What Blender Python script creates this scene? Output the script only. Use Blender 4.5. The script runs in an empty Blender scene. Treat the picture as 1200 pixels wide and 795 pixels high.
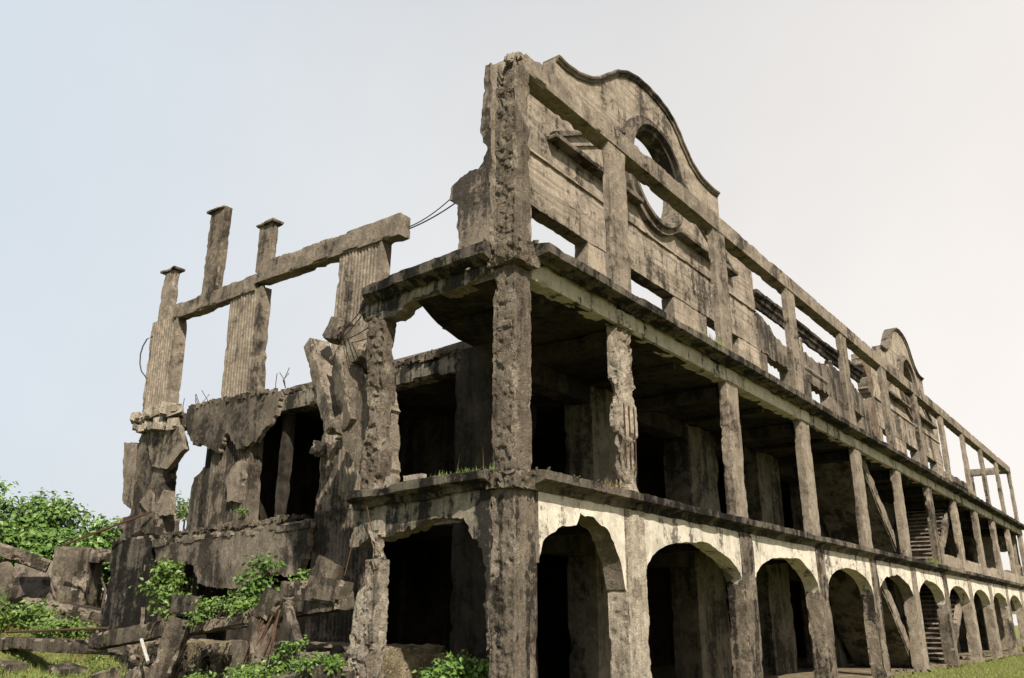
import bpy, math, random
import numpy as np
from mathutils import Vector, Matrix, geometry

random.seed(7); RNG = np.random.default_rng(11)
scene = bpy.context.scene
COL = scene.collection

# ------------------------------------------------------------------ camera
cam_d = bpy.data.cameras.new('Camera'); cam = bpy.data.objects.new('Camera', cam_d); COL.objects.link(cam)
YAW, PITCH, ROLL = math.radians(52.6073), math.radians(18.5958), math.radians(0.1185)
fw = Vector((math.sin(YAW)*math.cos(PITCH), math.cos(YAW)*math.cos(PITCH), math.sin(PITCH)))
rt = Vector((math.cos(YAW), -math.sin(YAW), 0)); up = rt.cross(fw)
rt2 = rt*math.cos(ROLL)+up*math.sin(ROLL); up2 = -rt*math.sin(ROLL)+up*math.cos(ROLL)
mw = Matrix((rt2, up2, -fw)).transposed().to_4x4(); mw.translation = Vector((-10.017, -7.605, 1.541))
cam.matrix_world = mw
cam_d.sensor_fit = 'HORIZONTAL'; cam_d.sensor_width = 36; cam_d.lens = 29.705
cam_d.clip_start = .1; cam_d.clip_end = 3000
scene.camera = cam

# ------------------------------------------------------------------ light
SUN_EL = math.radians(43); SUN_AZ = Vector((-.57, -.822, 0)).normalized()
to_sun = Vector((SUN_AZ.x*math.cos(SUN_EL), SUN_AZ.y*math.cos(SUN_EL), math.sin(SUN_EL)))
sd = bpy.data.lights.new('Sun', 'SUN'); sd.energy = 5.0; sd.angle = math.radians(.6); sd.color = (1, .915, .785)
sun = bpy.data.objects.new('Sun', sd); COL.objects.link(sun)
sun.rotation_euler = to_sun.to_track_quat('Z', 'Y').to_euler(); sun.location = (-20, -30, 40)

world = bpy.data.worlds.new('World'); scene.world = world; world.use_nodes = True
wn = world.node_tree; wn.nodes.clear()
def wnode(t, **k):
    n = wn.nodes.new(t)
    for a, b in k.items(): setattr(n, a, b)
    return n
sky = wnode('ShaderNodeTexSky', sky_type='NISHITA', sun_disc=False, sun_elevation=SUN_EL,
            sun_rotation=math.atan2(SUN_AZ.x, SUN_AZ.y), dust_density=4.0, air_density=1.0, ozone_density=1.0)
geo = wnode('ShaderNodeTexCoord')
dot = wnode('ShaderNodeVectorMath', operation='DOT_PRODUCT'); dot.inputs[1].default_value = (.607*.9, -.794*.9, -.30)
wn.links.new(geo.outputs['Generated'], dot.inputs[0])
ramp = wnode('ShaderNodeValToRGB'); cr = ramp.color_ramp
# hazy tropical air: cool high on the left, warm and brighter to the right
cr.elements[0].position = .0; cr.elements[0].color = (.655, .735, .815, 1)
cr.elements[1].position = 1.0; cr.elements[1].color = (.96, .905, .855, 1)
e = cr.elements.new(.42); e.color = (.785, .80, .81, 1)
mr = wnode('ShaderNodeMapRange', interpolation_type='SMOOTHSTEP'); mr.inputs[1].default_value = -.85; mr.inputs[2].default_value = .45
wn.links.new(dot.outputs['Value'], mr.inputs[0]); wn.links.new(mr.outputs[0], ramp.inputs[0])
hz = wnode('ShaderNodeVectorMath', operation='SCALE'); hz.inputs['Scale'].default_value = 10.2
wn.links.new(ramp.outputs[0], hz.inputs[0])
sep = wnode('ShaderNodeSeparateXYZ'); wn.links.new(geo.outputs['Generated'], sep.inputs[0])
hf = wnode('ShaderNodeMapRange', interpolation_type='SMOOTHSTEP')
for i_, v_ in enumerate((.55, 1.0, .93, .45)): hf.inputs[1+i_].default_value = v_
wn.links.new(sep.outputs['Z'], hf.inputs[0])
un = wnode('ShaderNodeTexNoise'); un.inputs['Scale'].default_value = 1.6; un.inputs['Detail'].default_value = 5; un.inputs['Roughness'].default_value = .55
wn.links.new(geo.outputs['Generated'], un.inputs['Vector'])
us = wnode('ShaderNodeMapRange')
for i_, v_ in enumerate((.3, .7, 6.05, 6.85)): us.inputs[1+i_].default_value = v_
wn.links.new(un.outputs[0], us.inputs[0]); wn.links.new(us.outputs[0], hz.inputs['Scale'])
mx = wnode('ShaderNodeMix', data_type='RGBA'); wn.links.new(hf.outputs[0], mx.inputs[0])
wn.links.new(sky.outputs[0], mx.inputs[6]); wn.links.new(hz.outputs[0], mx.inputs[7])
bg = wnode('ShaderNodeBackground'); bg.inputs[1].default_value = .1
wn.links.new(mx.outputs[2], bg.inputs[0])
wo = wnode('ShaderNodeOutputWorld'); wn.links.new(bg.outputs[0], wo.inputs[0])

vs = scene.view_settings
vs.view_transform = 'Standard'; vs.look = 'None'; vs.exposure = .66; vs.gamma = 1; vs.use_curve_mapping = False

# ------------------------------------------------------------------ noise
def _h(ix, iy, iz, seed):
    n = (ix*374761393 + iy*668265263 + iz*2147483647 + seed*1274126177) & 0xffffffff
    n = ((n ^ (n >> 13))*1274126177) & 0xffffffff
    n = ((n ^ (n >> 16))*2246822519) & 0xffffffff
    return ((n ^ (n >> 15)) & 0xffffff)/float(0xffffff)
def vnoise(P, seed=0):
    P = np.asarray(P, float); I = np.floor(P).astype(np.int64); f = P-I; f = f*f*(3-2*f)
    x, y, z = I[:, 0], I[:, 1], I[:, 2]; fx, fy, fz = f[:, 0], f[:, 1], f[:, 2]
    def L(a, b, t): return a+(b-a)*t
    a = L(_h(x, y, z, seed), _h(x+1, y, z, seed), fx); b = L(_h(x, y+1, z, seed), _h(x+1, y+1, z, seed), fx)
    c = L(_h(x, y, z+1, seed), _h(x+1, y, z+1, seed), fx); d = L(_h(x, y+1, z+1, seed), _h(x+1, y+1, z+1, seed), fx)
    return L(L(a, b, fy), L(c, d, fy), fz)
def fbm(P, freq=1., octv=4, seed=0):
    P = np.asarray(P, float)*freq; s = 0; a = 1.; t = 0
    for i in range(octv):
        s = s+a*vnoise(P+17.3*i, seed+i); t += a; a *= .55; P = P*2.03
    return s/t

# ------------------------------------------------------------------ materials
MATS = {}
class NT:
    def __init__(s, name):
        s.m = bpy.data.materials.new(name); s.m.use_nodes = True; s.t = s.m.node_tree; s.t.nodes.clear(); MATS[name] = s.m
        s.out = s.n('ShaderNodeOutputMaterial')
    def n(s, t, **k):
        n = s.t.nodes.new(t)
        for a, b in k.items(): setattr(n, a, b)
        return n
    def l(s, a, b): s.t.links.new(a, b)
    def noise(s, vec, scale, detail=5, rough=.6, dist=0):
        n = s.n('ShaderNodeTexNoise'); n.inputs['Scale'].default_value = scale; n.inputs['Detail'].default_value = detail
        n.inputs['Roughness'].default_value = rough; n.inputs['Distortion'].default_value = dist; s.l(vec, n.inputs['Vector']); return n.outputs[0]
    def mul(s, vec, v):
        n = s.n('ShaderNodeVectorMath', operation='MULTIPLY'); n.inputs[1].default_value = v; s.l(vec, n.inputs[0]); return n.outputs[0]
    def math(s, op, a, b=None, clamp=False):
        n = s.n('ShaderNodeMath', operation=op, use_clamp=clamp)
        for i, v in enumerate((a, b)):
            if v is None: continue
            if isinstance(v, (int, float)): n.inputs[i].default_value = v
            else: s.l(v, n.inputs[i])
        return n.outputs[0]
    def step(s, v, lo, hi, a=0., b=1.):
        n = s.n('ShaderNodeMapRange', interpolation_type='SMOOTHSTEP'); s.l(v, n.inputs[0])
        for i, q in enumerate((lo, hi, a, b)): n.inputs[1+i].default_value = q
        return n.outputs[0]
    def mix(s, f, a, b, mode='MIX'):
        n = s.n('ShaderNodeMix', data_type='RGBA', blend_type=mode)
        if isinstance(f, (int, float)): n.inputs[0].default_value = f
        else: s.l(f, n.inputs[0])
        for i, v in ((6, a), (7, b)):
            if isinstance(v, tuple): n.inputs[i].default_value = (*v, 1)
            else: s.l(v, n.inputs[i])
        return n.outputs[2]
    def bsdf(s, col, rough=.9, normal=None, spec=.25):
        b = s.n('ShaderNodeBsdfPrincipled')
        if isinstance(col, tuple): b.inputs['Base Color'].default_value = (*col, 1)
        else: s.l(col, b.inputs['Base Color'])
        b.inputs['Roughness'].default_value = rough; b.inputs['Specular IOR Level'].default_value = spec
        if normal is not None: s.l(normal, b.inputs['Normal'])
        return b
    def bump(s, h, dist=.03, strength=1.):
        n = s.n('ShaderNodeBump'); n.inputs['Distance'].default_value = dist; n.inputs['Strength'].default_value = strength; s.l(h, n.inputs['Height']); return n.outputs[0]

def concrete(name, base, dark, light, mould=(.50, .66), mamt=.85, streak=.55, grain=.5, peb=0., bump=.02, big=.6, lightlo=.55, moss=0., rust=0., crack=.0, blot=.6, boards=0., drip=.6):
    K = (.70, .705, .735); base, dark, light = [tuple(c*k for c, k in zip(q, K)) for q in (base, dark, light)]
    t = NT(name); g = t.n('ShaderNodeNewGeometry'); P = g.outputs['Position']
    A = t.noise(P, big, 7, .68, .5); S = t.noise(t.mul(P, (2.6, 2.6, .22)), 1., 7, .66, .3)
    F = t.noise(P, 6.5, 9, .72); G = t.noise(P, 42, 5, .7); Bl = t.noise(P, 1.9, 9, .72, .6)
    k = t.math('ADD', t.math('MULTIPLY', A, 1-streak), t.math('MULTIPLY', S, streak))
    k = t.math('ADD', k, t.math('MULTIPLY', t.math('SUBTRACT', F, .5), .45))
    mf = t.math('MULTIPLY', t.step(k, *mould), mamt)
    S2 = t.noise(t.mul(P, (9, 9, .35)), 1., 6, .65); S3 = t.noise(t.mul(P, (22, 22, .55)), 1., 5, .65)
    col = t.mix(t.step(F, lightlo-.10, lightlo+.12), base, light)
    col = t.mix(t.math('MULTIPLY', t.step(Bl, .47, .60), blot), col, tuple(c*.52 for c in base))
    col = t.mix(t.math('MULTIPLY', t.step(Bl, .46, .34), blot*.5), col, light)
    col = t.mix(t.math('MULTIPLY', t.step(S2, .50, .66), .75*drip), col, tuple(c*.40 for c in base))
    col = t.mix(t.math('MULTIPLY', t.step(S3, .54, .68), .55*drip), col, tuple(c*.35 for c in base))
    if boards:
        Bo = t.noise(t.mul(P, (.35, .35, 7.5)), 1., 4, .6)
        col = t.mix(t.math('MULTIPLY', t.step(Bo, .50, .62), boards), col, tuple(c*.50 for c in base))
    col = t.mix(mf, col, dark)
    if moss: col = t.mix(t.math('MULTIPLY', t.step(t.noise(P, 1.7, 6, .7), .54, .68), moss), col, (.085, .10, .028))
    if rust: col = t.mix(t.math('MULTIPLY', t.step(t.noise(t.mul(P, (5, 5, 1.2)), 1., 5, .6), .60, .72), rust), col, (.20, .08, .03))
    h = t.math('ADD', t.math('MULTIPLY', F, .7), t.math('MULTIPLY', G, .30))
    if boards: h = t.math('SUBTRACT', h, t.math('MULTIPLY', Bo, .6))
    if peb:
        H = t.noise(P, 15, 9, .80, .3)
        v = t.n('ShaderNodeTexVoronoi'); v.inputs['Scale'].default_value = 34; v.inputs['Detail'].default_value = 1.5; t.l(P, v.inputs['Vector']); d = v.outputs['Distance']
        h = t.math('ADD', h, t.math('MULTIPLY', H, peb*1.6)); h = t.math('SUBTRACT', h, t.math('MULTIPLY', d, peb*.25))
        col = t.mix(t.math('MULTIPLY', t.step(H, .44, .36), .85*min(peb, 1)), col, tuple(c*.22 for c in base))
        col = t.mix(t.math('MULTIPLY', t.step(H, .56, .66), .60*min(peb, 1)), col, light)
    if crack:
        v = t.n('ShaderNodeTexVoronoi', feature='DISTANCE_TO_EDGE'); v.inputs['Scale'].default_value = .55
        wv = t.n('ShaderNodeVectorMath', operation='ADD'); t.l(P, wv.inputs[0])
        nn = t.n('ShaderNodeTexNoise'); nn.inputs['Scale'].default_value = 1.6; nn.inputs['Detail'].default_value = 7; nn.inputs['Roughness'].default_value = .7; t.l(P, nn.inputs['Vector'])
        sc = t.n('ShaderNodeVectorMath', operation='SCALE'); sc.inputs['Scale'].default_value = 1.5; t.l(nn.outputs['Color'], sc.inputs[0]); t.l(sc.outputs[0], wv.inputs[1])
        t.l(wv.outputs[0], v.inputs['Vector'])
        cf = t.math('MULTIPLY', t.step(v.outputs['Distance'], .0, .010, 1, 0), t.math('MULTIPLY', t.step(A, .48, .58), crack))
        col = t.mix(cf, col, (.03, .024, .018)); h = t.math('SUBTRACT', h, t.math('MULTIPLY', cf, .8))
    oi = t.n('ShaderNodeObjectInfo')
    gr = t.math('MULTIPLY', t.step(G, .25, .75, 1-grain*.6, 1+grain*.45), t.math('ADD', t.math('MULTIPLY', oi.outputs['Random'], .30), .85))
    gc = t.n('ShaderNodeCombineColor')
    for i in range(3): t.l(gr, gc.inputs[i])
    col = t.mix(1., col, gc.outputs[0], 'MULTIPLY')
    b = t.bsdf(col, .95, t.bump(h, bump), .10); t.l(b.outputs[0], t.out.inputs[0]); return t.m

TAN = (.300, .247, .186); DK = (.026, .023, .020); LT = (.50, .425, .325)
concrete('concrete', TAN, DK, LT, crack=.5, mould=(.50, .60), rust=.10, drip=.14, peb=.45, bump=.05, streak=.4)
concrete('column_concrete', (.38, .318, .238), (.04, .034, .028), (.56, .48, .37), crack=.3, mould=(.54, .64), mamt=.85, rust=.12, drip=.10, blot=.6, peb=.5, bump=.045, streak=.4)
concrete('beam_plaster', (.60, .545, .43), (.032, .029, .025), (.74, .675, .54), mould=(.53, .60), mamt=.94, streak=.65, grain=.25, bump=.012, blot=.5, drip=.22, crack=.3)
concrete('crumbled_concrete', (.30, .242, .178), (.035, .030, .026), (.56, .475, .36), peb=1.3, bump=.07, mould=(.51, .61), mamt=.85, rust=.20)
concrete('spall', (.40, .33, .245), (.07, .06, .048), (.66, .575, .45), peb=1.3, bump=.06, mould=(.56, .68), mamt=.7, blot=.5, rust=.18, drip=.1)
concrete('pale_concrete', (.52, .445, .34), (.06, .052, .042), (.76, .68, .545), peb=.9, bump=.05, mould=(.54, .65), mamt=.8, blot=.5, rust=.12)
concrete('striped_concrete', (.265, .218, .162), (.024, .021, .018), (.50, .42, .315), peb=.8, bump=.05, mould=(.485, .565), mamt=.9, streak=.6, drip=.28, blot=.75)
concrete('grey_concrete', (.205, .170, .128), (.024, .021, .018), (.36, .305, .23), mould=(.47, .57), crack=.7, peb=.4, bump=.045, drip=.28, streak=.45)
concrete('black_concrete', (.145, .124, .098), (.012, .011, .010), (.30, .255, .19), mould=(.43, .53), mamt=.95, moss=.15, peb=.4, bump=.04)
concrete('cream_plaster', (.72, .655, .52), (.075, .064, .050), (.86, .79, .65), mould=(.53, .61), mamt=.85, streak=.62, grain=.25, bump=.012, crack=.7, lightlo=.5, blot=.5, drip=.16)
concrete('stained_plaster', (.29, .25, .19), (.022, .020, .018), (.52, .46, .35), mould=(.46, .55), mamt=.95, streak=.75, grain=.35, bump=.02, moss=.12, blot=.6, drip=.7, peb=.3)
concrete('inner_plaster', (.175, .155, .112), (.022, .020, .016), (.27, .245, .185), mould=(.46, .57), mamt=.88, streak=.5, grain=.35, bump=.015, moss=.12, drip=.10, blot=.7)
concrete('shade_plaster', (.065, .054, .040), (.010, .009, .008), (.11, .09, .066), mould=(.42, .58), streak=.4, grain=.3, bump=.01, drip=.1)  # indoor shade put into the plaster colour, with mould blotches over it
concrete('gable_render', (.40, .332, .250), (.040, .035, .029), (.57, .49, .38), mould=(.50, .60), mamt=.88, streak=.5, crack=.7, bump=.025, boards=.62, drip=.22, peb=.35, blot=.7)
concrete('rubble_concrete', (.195, .160, .117), (.026, .022, .018), (.40, .34, .255), peb=.7, bump=.06, mould=(.47, .57), moss=.35, drip=.3)
concrete('brick_rubble', (.30, .215, .145), (.06, .045, .033), (.50, .38, .27), peb=1.4, bump=.06)
def simple(name, c, rough=.6, metal=0):
    t = NT(name); g = t.n('ShaderNodeNewGeometry'); n = t.noise(g.outputs['Position'], 30, 4)
    col = t.mix(t.step(n, .3, .7), tuple(v*.6 for v in c), c)
    b = t.bsdf(col, rough); b.inputs['Metallic'].default_value = metal; t.l(b.outputs[0], t.out.inputs[0])
simple('rusty_iron', (.085, .045, .026), .9)
simple('dark_wire', (.05, .045, .04), .6)
simple('white_pipe', (.42, .41, .38), .6)
simple('bark', (.13, .10, .07), .9)
def leafmat(name, a, b, c, rough=.45):
    t = NT(name); g = t.n('ShaderNodeNewGeometry')
    a, b, c = [tuple(v*.80 for v in q) for q in (a, b, c)]
    oi = t.n('ShaderNodeAttribute', attribute_name='tint'); v = oi.outputs['Fac']
    col = t.mix(t.step(v, 0., .55), a, b); col = t.mix(t.step(v, .6, 1.), col, c)
    bs = t.bsdf(col, rough, None, .4); tr = t.n('ShaderNodeBsdfTranslucent'); t.l(col, tr.inputs[0])
    m = t.n('ShaderNodeMixShader'); m.inputs[0].default_value = .22; t.l(bs.outputs[0], m.inputs[1]); t.l(tr.outputs[0], m.inputs[2])
    t.l(m.outputs[0], t.out.inputs[0])
leafmat('broad_leaf', (.030, .075, .015), (.13, .235, .045), (.26, .37, .10), .38)
leafmat('vine_leaf', (.05, .095, .016), (.13, .22, .040), (.26, .34, .075))
leafmat('light_leaf', (.06, .10, .02), (.12, .18, .035), (.22, .27, .07))
leafmat('grass_blade', (.14, .175, .045), (.25, .285, .08), (.36, .345, .13), .7)
leafmat('dry_blade', (.20, .17, .06), (.32, .26, .09), (.40, .34, .15), .8)
def groundmat():
    t = NT('turf'); g = t.n('ShaderNodeNewGeometry'); P = g.outputs['Position']
    a = t.noise(P, .35, 6, .65); b = t.noise(P, 5, 8, .7); c = t.noise(P, 55, 3, .6)
    col = t.mix(t.step(a, .38, .62), (.165, .195, .055), (.25, .245, .09))
    col = t.mix(t.step(b, .50, .66), col, (.22, .19, .09)); col = t.mix(t.step(b, .50, .36), col, (.10, .115, .03))
    col = t.mix(t.math('MULTIPLY', t.step(c, .35, .6, 1, 0), .55), col, (.06, .065, .02))
    h = t.math('ADD', b, t.math('MULTIPLY', c, .6)); bs = t.bsdf(col, .95, t.bump(h, .08), .1); t.l(bs.outputs[0], t.out.inputs[0])
groundmat()
def earthmat():
    t = NT('dry_earth'); g = t.n('ShaderNodeNewGeometry'); P = g.outputs['Position']
    b = t.noise(P, 2, 8, .7); c = t.noise(P, 25, 4, .6)
    col = t.mix(t.step(b, .4, .65), (.10, .08, .05), (.24, .20, .13)); col = t.mix(t.step(c, .5, .7), col, (.32, .28, .2))
    bs = t.bsdf(col, .95, t.bump(t.math('ADD', b, c), .05), .1); t.l(bs.outputs[0], t.out.inputs[0])
earthmat()

# ------------------------------------------------------------------ object helpers
def link_mesh(name, V, F, mat, parent=None, smooth=True, angle=26, mat2=None, fidx=None):
    me = bpy.data.meshes.new(name)
    me.from_pydata(np.asarray(V, float).tolist(), [], [list(map(int, f)) for f in F])
    if not mat2: me.validate()
    me.materials.append(MATS[mat])
    if mat2:
        me.materials.append(MATS[mat2]); me.polygons.foreach_set('material_index', np.asarray(fidx, np.int32))
    if smooth:
        me.polygons.foreach_set('use_smooth', [True]*len(me.polygons)); me.set_sharp_from_angle(angle=math.radians(angle))
    me.update()
    o = bpy.data.objects.new(name, me); COL.objects.link(o)
    if parent is not None: o.parent = parent
    return o
def empty(name, loc=(0, 0, 0)):
    o = bpy.data.objects.new(name, None); COL.objects.link(o); o.location = loc; return o
def tag(o, label=None, cat=None, group=None, kind=None):
    if label: o['label'] = label
    if cat: o['category'] = cat
    if group: o['group'] = group
    if kind: o['kind'] = kind
    return o

def box_grid(lo, hi, cell):
    lo = np.array(lo, float); hi = np.array(hi, float); n = np.maximum(1, np.round((hi-lo)/cell)).astype(int)
    Vs = []; Fs = []; off = 0
    ax = [np.linspace(0, 1, k+1) for k in n]
    for a in range(3):
        b, c = (a+1) % 3, (a+2) % 3
        gb, gc = np.meshgrid(np.arange(n[b]+1), np.arange(n[c]+1), indexing='ij')
        for side in (0, 1):
            idx = np.zeros(gb.shape+(3,), int); idx[..., a] = side*n[a]; idx[..., b] = gb; idx[..., c] = gc
            m = idx.reshape(-1, 3); r = np.arange(m.shape[0]).reshape(gb.shape)+off
            q = np.stack([r[:-1, :-1], r[1:, :-1], r[1:, 1:], r[:-1, 1:]], -1).reshape(-1, 4)
            if side == 0: q = q[:, ::-1]
            Vs.append(m); Fs.append(q); off += m.shape[0]
    I = np.concatenate(Vs); F = np.concatenate(Fs)
    key = (I[:, 0]*100003+I[:, 1])*100003+I[:, 2]
    _, first, inv = np.unique(key, return_index=True, return_inverse=True)
    I = I[first]; F = inv.ravel()[F]
    T = I/n
    return lo+(hi-lo)*T, F, T
SEED = [0]
def rough_box(name, lo, hi, mat, parent=None, cell=.1, amp=.02, chip=.06, freq=2.2, M=None, taper=None, shape=None, bite=0., seed=None, pit=0., spall=0., edge='spall', pitw=(1, 1, 1)):
    """box with worn faces, chipped arrises and optional deep bites"""
    SEED[0] += 1; sdn = SEED[0] if seed is None else seed
    V, F, T = box_grid(lo, hi, cell); lo = np.array(lo, float); hi = np.array(hi, float); S = hi-lo
    Q = V+np.array([sdn*3.7, sdn*1.3, sdn*.7])
    inw = np.where(T <= 0, 1., np.where(T >= 1, -1., 0.))
    d = np.minimum(T, 1-T)*S; ds = np.sort(d, 1)
    c = chip*np.clip((fbm(Q, freq*1.15, 5, 3)-.50)*7, 0, 2.0)+chip*.05
    push = np.clip(c-ds[:, 1], 0, None)*.75
    if bite:
        push = push+bite*np.clip((fbm(Q, freq*.45, 4, 9)-.60)*7, 0, 1)*np.clip(1-ds[:, 1]/.35, .15, 1)
    if spall:
        push = push+spall*np.clip((fbm(Q, 1.1, 5, 15)-.585)*60, 0, 1)*(np.abs(inw).sum(1) < 1.5)
    raw = push.copy()
    if pit:
        wt = np.clip((np.abs(inw)*np.array(pitw)).sum(1), 0, 1)*np.clip(ds[:, 1]/.06, .25, 1)
        push = push+pit*wt*(np.clip((fbm(Q, 11., 3, 17)-.47)*4, 0, 1)+.35*np.clip((fbm(Q, 3.5, 4, 19)-.52)*5, 0, 1))
    W = V+inw*push[:, None]
    if amp:
        dis = np.stack([fbm(Q, 5., 4, 21), fbm(Q, 5., 4, 22), fbm(Q, 5., 4, 23)], 1)-.5
        big = np.stack([fbm(Q, .9, 2, 31), fbm(Q, .9, 2, 32), fbm(Q, .9, 2, 33)], 1)-.5
        W = W+dis*amp*1.5+big*amp*.35
    if taper: W = taper(W, T)
    if shape: W = shape(W)
    if M is not None: W = W@np.array(M.to_3x3()).T+np.array(M.translation)
    if edge and edge != mat and not mat.endswith('_plaster') and cell < .2:
        fi = (raw[F].mean(1) > .011).astype(np.int32)
        if fi.any(): return link_mesh(name, W, F, mat, parent, mat2=edge, fidx=fi)
    return link_mesh(name, W, F, mat, parent)

def resample(pts, step, ragged, seed, keep=()):
    out = []; n = len(pts)
    for i in range(n):
        a = np.array(pts[i], float); b = np.array(pts[(i+1) % n], float); L = np.hypot(*(b-a)); k = max(1, int(round(L/step)))
        rg = 0 if i in keep else ragged
        nrm = np.array([b[1]-a[1], a[0]-b[0]])/max(L, 1e-6)
        for j in range(k):
            p = a+(b-a)*j/k
            if rg and (j > 0 or i-1 not in keep):
                q = np.array([[p[0]*1.0, p[1]*1.0, seed*5.1]])
                p = p+nrm*rg*((fbm(q, 5.0, 5, seed)[0]-.5)*3.0)+RNG.uniform(-.32, .32, 2)*rg
            out.append(p)
    return out
def slab(name, pts, t, frame, mat, parent=None, step=.12, ragged=.0, holes=(), grid=.25, relief=.012, seed=None, keep=(), hole_ragged=.0, bevel=.0, edge='spall'):
    """ragged plate: outline pts in (u,v) of frame=(origin,u,v,n); thickness t grows along -n; front relief along n"""
    SEED[0] += 1; sdn = SEED[0] if seed is None else seed
    O, U, Vv, N = [np.array(a, float) for a in frame]
    loops = [resample(pts, step, ragged, sdn, keep)]+[resample(h, step, hole_ragged, sdn+3) for h in holes]
    P2 = []; E = []
    for lp in loops:
        o = len(P2); P2 += [Vector(p) for p in lp]; E += [(o+i, o+(i+1) % len(lp)) for i in range(len(lp))]
    nb = len(P2)
    A = np.array([list(p) for p in P2]); mn = A.min(0); mxx = A.max(0)
    gx = np.arange(mn[0]+grid/2, mxx[0], grid); gy = np.arange(mn[1]+grid/2, mxx[1], grid)
    if len(gx) and len(gy):
        G = np.stack(np.meshgrid(gx, gy), -1).reshape(-1, 2)+RNG.uniform(-.25, .25, (len(gx)*len(gy), 2))*grid
        B = A[:nb]
        for i0 in range(0, len(G), 4000):
            g = G[i0:i0+4000]; dd = np.min(np.hypot(g[:, None, 0]-B[None, :, 0], g[:, None, 1]-B[None, :, 1]), 1)
            P2 += [Vector(p) for p in g[dd > .45*min(step, grid)]]
    vv, ee, ff, ov, oe, of = geometry.delaunay_2d_cdt(P2, E, [], 1, 1e-5)
    vv = np.array([list(v) for v in vv])
    if holes:
        def inside(c, h):
            r = False; q = len(h)-1
            for p_ in range(len(h)):
                if (h[p_][1] > c[1]) != (h[q][1] > c[1]) and c[0] < (h[q][0]-h[p_][0])*(c[1]-h[p_][1])/(h[q][1]-h[p_][1])+h[p_][0]: r = not r
                q = p_
            return r
        ff = [f for f in ff if not any(inside(vv[list(f)].mean(0), lp) for lp in loops[1:])]
    w3 = O+vv[:, :1]*U+vv[:, 1:2]*Vv
    rel = (fbm(w3, 2.5, 4, sdn)-.5)*2*relief
    front = w3+rel[:, None]*N; back = w3-(t+(fbm(w3+9, 2.5, 3, sdn)-.5)*relief*2)[:, None]*N
    n = len(vv); V = [front, back]; F = []; ned = 0
    cnt = {}
    for f in ff:
        f = list(f); F.append(f); F.append([i+n for i in f[::-1]])
        for i in range(len(f)):
            e = (f[i], f[(i+1) % len(f)]); cnt[e] = 1
    bnd = [e for e in cnt if (e[1], e[0]) not in cnt]
    mid = {}; MV = []
    for a, b in bnd:
        for q in (a, b):
            if q not in mid:
                mid[q] = 2*n+len(MV)
                j = (vnoise(w3[q:q+1]*6, sdn+5)[0]-.5)*min(.08, ragged*1.2+.004)
                MV.append(w3[q]-N*t*(.35+.3*vnoise(w3[q:q+1]*4, sdn)[0])+U*j+Vv*j)
        F.append([b, a, mid[a], mid[b]]); F.append([mid[b], mid[a], a+n, b+n]); ned += 2
    V = np.concatenate([front, back]+([np.array(MV)] if MV else []))
    # make outward winding consistent with n
    c = np.cross(U, Vv)@N
    if c < 0: F = [f[::-1] for f in F]
    if ragged > .025: return link_mesh(name, V, F, mat, parent, mat2=edge, fidx=[0]*(len(F)-ned)+[1]*ned)
    return link_mesh(name, V, F, mat, parent)

def sweep(name, prof, p0, p1, out, mat, parent=None, step=.12, amp=.015, chip=.04, seed=None, caps=True, sag=None):
    """profile [(outward,z)] swept from p0 to p1 (xy), out = outward unit xy"""
    SEED[0] += 1; sdn = SEED[0] if seed is None else seed
    p0 = np.array(p0, float); p1 = np.array(p1, float); L = np.hypot(*(p1-p0)); k = max(2, int(L/step)); out = np.array(out, float)
    pr = []
    for i in range(len(prof)):
        a = np.array(prof[i]); b = np.array(prof[(i+1) % len(prof)]); m = max(1, int(np.hypot(*(b-a))/.10))
        for j in range(m): pr.append((a+(b-a)*j/m, j == 0))
    m = len(pr); V = np.zeros((k+1, m, 3)); cen = np.mean([p for p, _ in pr], 0)
    for j, (p, cor) in enumerate(pr):
        tt = np.linspace(0, 1, k+1)[:, None]; xy = p0+(p1-p0)*tt+out*p[0]
        V[:, j, :2] = xy; V[:, j, 2] = p[1]
    W = V.reshape(-1, 3); Q = W+sdn*2.1
    dis = np.stack([fbm(Q, 4, 4, 41), fbm(Q, 4, 4, 42), fbm(Q, 4, 4, 43)], 1)-.5
    W = W+dis*amp*2
    cc = np.array([c for _, c in pr]); dirs = np.array([(cen-p)/max(1e-6, np.hypot(*(cen-p))) for p, _ in pr])
    ch = (chip*np.clip((fbm(Q, 1.8, 4, 7)-.45)*4, 0, 2)).reshape(k+1, m)*np.where(cc, 1, .35)[None]
    W = W.reshape(k+1, m, 3); W[..., :2] += (ch*dirs[None, :, 0])[..., None]*out; W[..., 2] += ch*dirs[None, :, 1]
    if sag is not None: W[..., 2] += sag(np.linspace(0, 1, k+1))[:, None]
    idx = np.arange((k+1)*m).reshape(k+1, m); nx = np.roll(idx, -1, 1)
    F = np.stack([idx[:-1], nx[:-1], nx[1:], idx[1:]], -1).reshape(-1, 4).tolist()
    F.append(idx[0, ::-1].tolist()); F.append(idx[-1].tolist())
    d = (p1-p0)/L
    if d[0]*out[1]-d[1]*out[0] > 0: F = [f[::-1] for f in F]
    # orientation: check with signed area of the profile
    ar = sum(pr[i][0][0]*pr[(i+1) % m][0][1]-pr[(i+1) % m][0][0]*pr[i][0][1] for i in range(m))
    if ar < 0: F = [f[::-1] for f in F]
    return link_mesh(name, W.reshape(-1, 3), F, mat, parent)

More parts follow.
